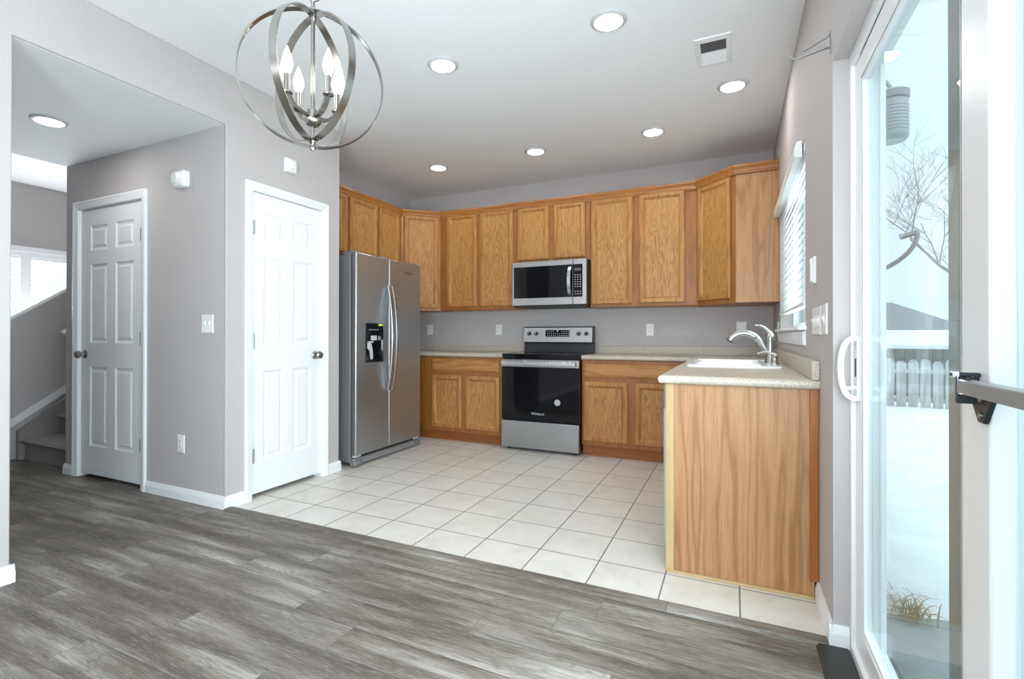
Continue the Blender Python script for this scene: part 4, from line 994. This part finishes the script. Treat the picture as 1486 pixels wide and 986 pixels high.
# porch light
t = root('porch_light', (.27, -2.42, 2.05), 'grey ribbed jar porch light on the outside wall', 'porch light')
lx, ly, lz = .288, -2.42, 1.905
prof = [(.045, 0), (.056, .012)]
for k in range(9): prof += [(.058, .03+k*.014), (.055, .037+k*.014)]
prof += [(.056, .165), (.050, .175)]
MB().lathe(prof, (lx, ly, lz), 'z', 24).build('ribbed_jar', M['jar_glass'], t, smooth=True)
MB().lathe([(.052, .172), (.060, .176), (.060, .205), (.045, .215), (.02, .225)], (lx, ly, lz), 'z', 24).build('cap', M['grey_metal'], t, smooth=True)
MB().tube([(lx, ly, lz+.22), (lx-.02, ly, lz+.26), (.20, ly, lz+.26)], .009, 8).build('arm', M['grey_metal'], t, smooth=True)
# plant hook
t = root('plant_hook', (.2, -2.62, 1.36), 'grey curved plant hook arm on the outside wall', 'hook')
MB().tube(bez([(.20, -2.58, 1.34), (.26, -2.60, 1.37), (.33, -2.62, 1.41), (.325, -2.62, 1.49), (.318, -2.61, 1.49)], 14), .0085, 8).build('arm', M['grey_metal'], t, smooth=True)
MB().tube([(.318, -2.61, 1.485), (.29, -2.60, 1.478), (.272, -2.60, 1.473)], [.011, .011, .013], 10).build('tip', M['grey_metal'], t, smooth=True)
MB().box((.20, -2.605, 1.30), (.207, -2.555, 1.38)).build('wall_plate', M['grey_metal'], t, bevel=.002)
# picket fence
t = root('picket_fence', (3.2, 5.05, -.2), 'snow dusted pale picket fence across the yard', 'fence')
x = .5; k = 0
while x < 7.6:
    top = .70+.02*math.sin(k*2.3)
    m = MB(); m.prism([(x, -.35), (x+.125, -.35), (x+.125, top-.05), (x+.095, top), (x+.03, top), (x, top-.05)], 'y', 5.04, 5.06); m.build('picket', M['picket'], t); x += .155; k += 1
for z in (.02, .48): MB().box((.4, 5.06, z), (7.7, 5.10, z+.07)).build('rail', M['picket'], t)
for x in (.6, 2.9, 5.2, 7.5): MB().box((x, 5.10, -.4), (x+.09, 5.19, .62)).build('post', M['picket'], t)
t = root('board_fence', (4, 7.2, -.2), 'darker grey board fence behind the picket fence', 'fence')
m = MB()
x = .2
while x < 9: m.box((x, 7.20, -.4), (x+.14, 7.225, .83)); x += .146
m.build('boards', M['fence_wood'], t); MB().box((.2, 7.225, .70), (9, 7.26, .80)).build('rail', M['fence_wood'], t)
# neighbour house
t = root('neighbor_house', (4, 29, -.3), 'distant house with grey hip roof beyond the fences', 'house')
MB().box((-4, 26.5, -.6), (9.3, 33, 1.45)).build('wall', M['house_wall'], t)
m = MB(); A = [(-4.6, 25.9, 1.40), (9.9, 25.9, 1.40), (9.9, 33.6, 1.40), (-4.6, 33.6, 1.40)]; Rg = [(-1, 29.7, 2.95), (7.6, 29.7, 2.95)]
vs = [m.v(p) for p in A+Rg]
for f in ((0, 1, 5, 4), (1, 2, 5), (2, 3, 4, 5), (3, 0, 4), (3, 2, 1, 0)): m.bm.faces.new([vs[i] for i in f])
m.build('hip_roof', M['shingle'], t)
m = MB(); m.prism([(21.0, .55), (25.9, 1.25), (25.9, 1.38), (21.0, .70)], 'x', -4, 9.6); m.build('snowy_porch_roof', M['snow'], t)
m = MB(); m.box((-3.8, 21.2, -.6), (9.4, 26.4, .56)); m.build('porch_wall', M['house_wall'], t)
# bare tree
t = root('bare_tree', (5.1, 10.8, -.3), 'haze-paled leafless tree reaching over the yard', 'tree')
rt = random.Random(11); m = MB(); tw = MB(); cnt = [0]
def grow(p, d, L, r, lvl):
    pts = [p]; n = 4; q = Vector(p); dd = Vector(d)
    for _ in range(n):
        dd = (dd + Vector((rt.uniform(-.16, .16), rt.uniform(-.16, .16), rt.uniform(-.08, .12)))).normalized(); q = q+dd*(L/n); pts.append(q.copy())
    (m if lvl < 2 else tw).tube(pts, [r*(1-.5*k/n) for k in range(n+1)], 6 if lvl < 2 else 4)
    if lvl >= 5: return
    for k in range(3 if lvl < 1 else 4):
        i = rt.choice([2, 3, 4]); dv = Vector((rt.uniform(-1, 1), rt.uniform(-1, 1), rt.uniform(-.15, .9))).normalized()
        grow(pts[i], (dd*.55+dv*.75).normalized(), L*rt.uniform(.6, .8), max(.004, r*.48), lvl+1)
grow(Vector((5.1, 10.8, -.3)), Vector((-.02, 0, 1)), 2.6, .09, 0)
m.build('trunk', M['bark'], t); tw.build('twigs', M['bark'], t)
# dry grass clump at the patio edge
t = root('dry_grass_clump', (.42, -2.36, -.12), 'dry straw coloured grass tuft in the snow edge', 'grass clump')
m = MB(); rg = random.Random(5)
for k in range(60):
    x, y = .36+rg.gauss(0, .035), -2.36+rg.gauss(0, .03); dx, dy, h_ = rg.uniform(-.12, .08), rg.uniform(-.1, .06), rg.uniform(.06, .17)
    m.tube(bez([(x, y, -.14), (x+dx*.2, y+dy*.2, -.12+h_*.8), (x+dx, y+dy, -.12+h_*.7)], 4), [.002, .002, .0016, .0012, .0008], 4)
m.build('blades', M['straw'], t)
m = MB(); m.tube([(.50, -2.36, -.14), (.51, -2.35, -.02), (.53, -2.36, .03)], [.004, .003, .002], 5); m.tube([(.505, -2.355, -.05), (.54, -2.38, -.04), (.565, -2.39, -.075)], [.003, .0025, .002], 5); m.build('stalk', M['straw'], t)
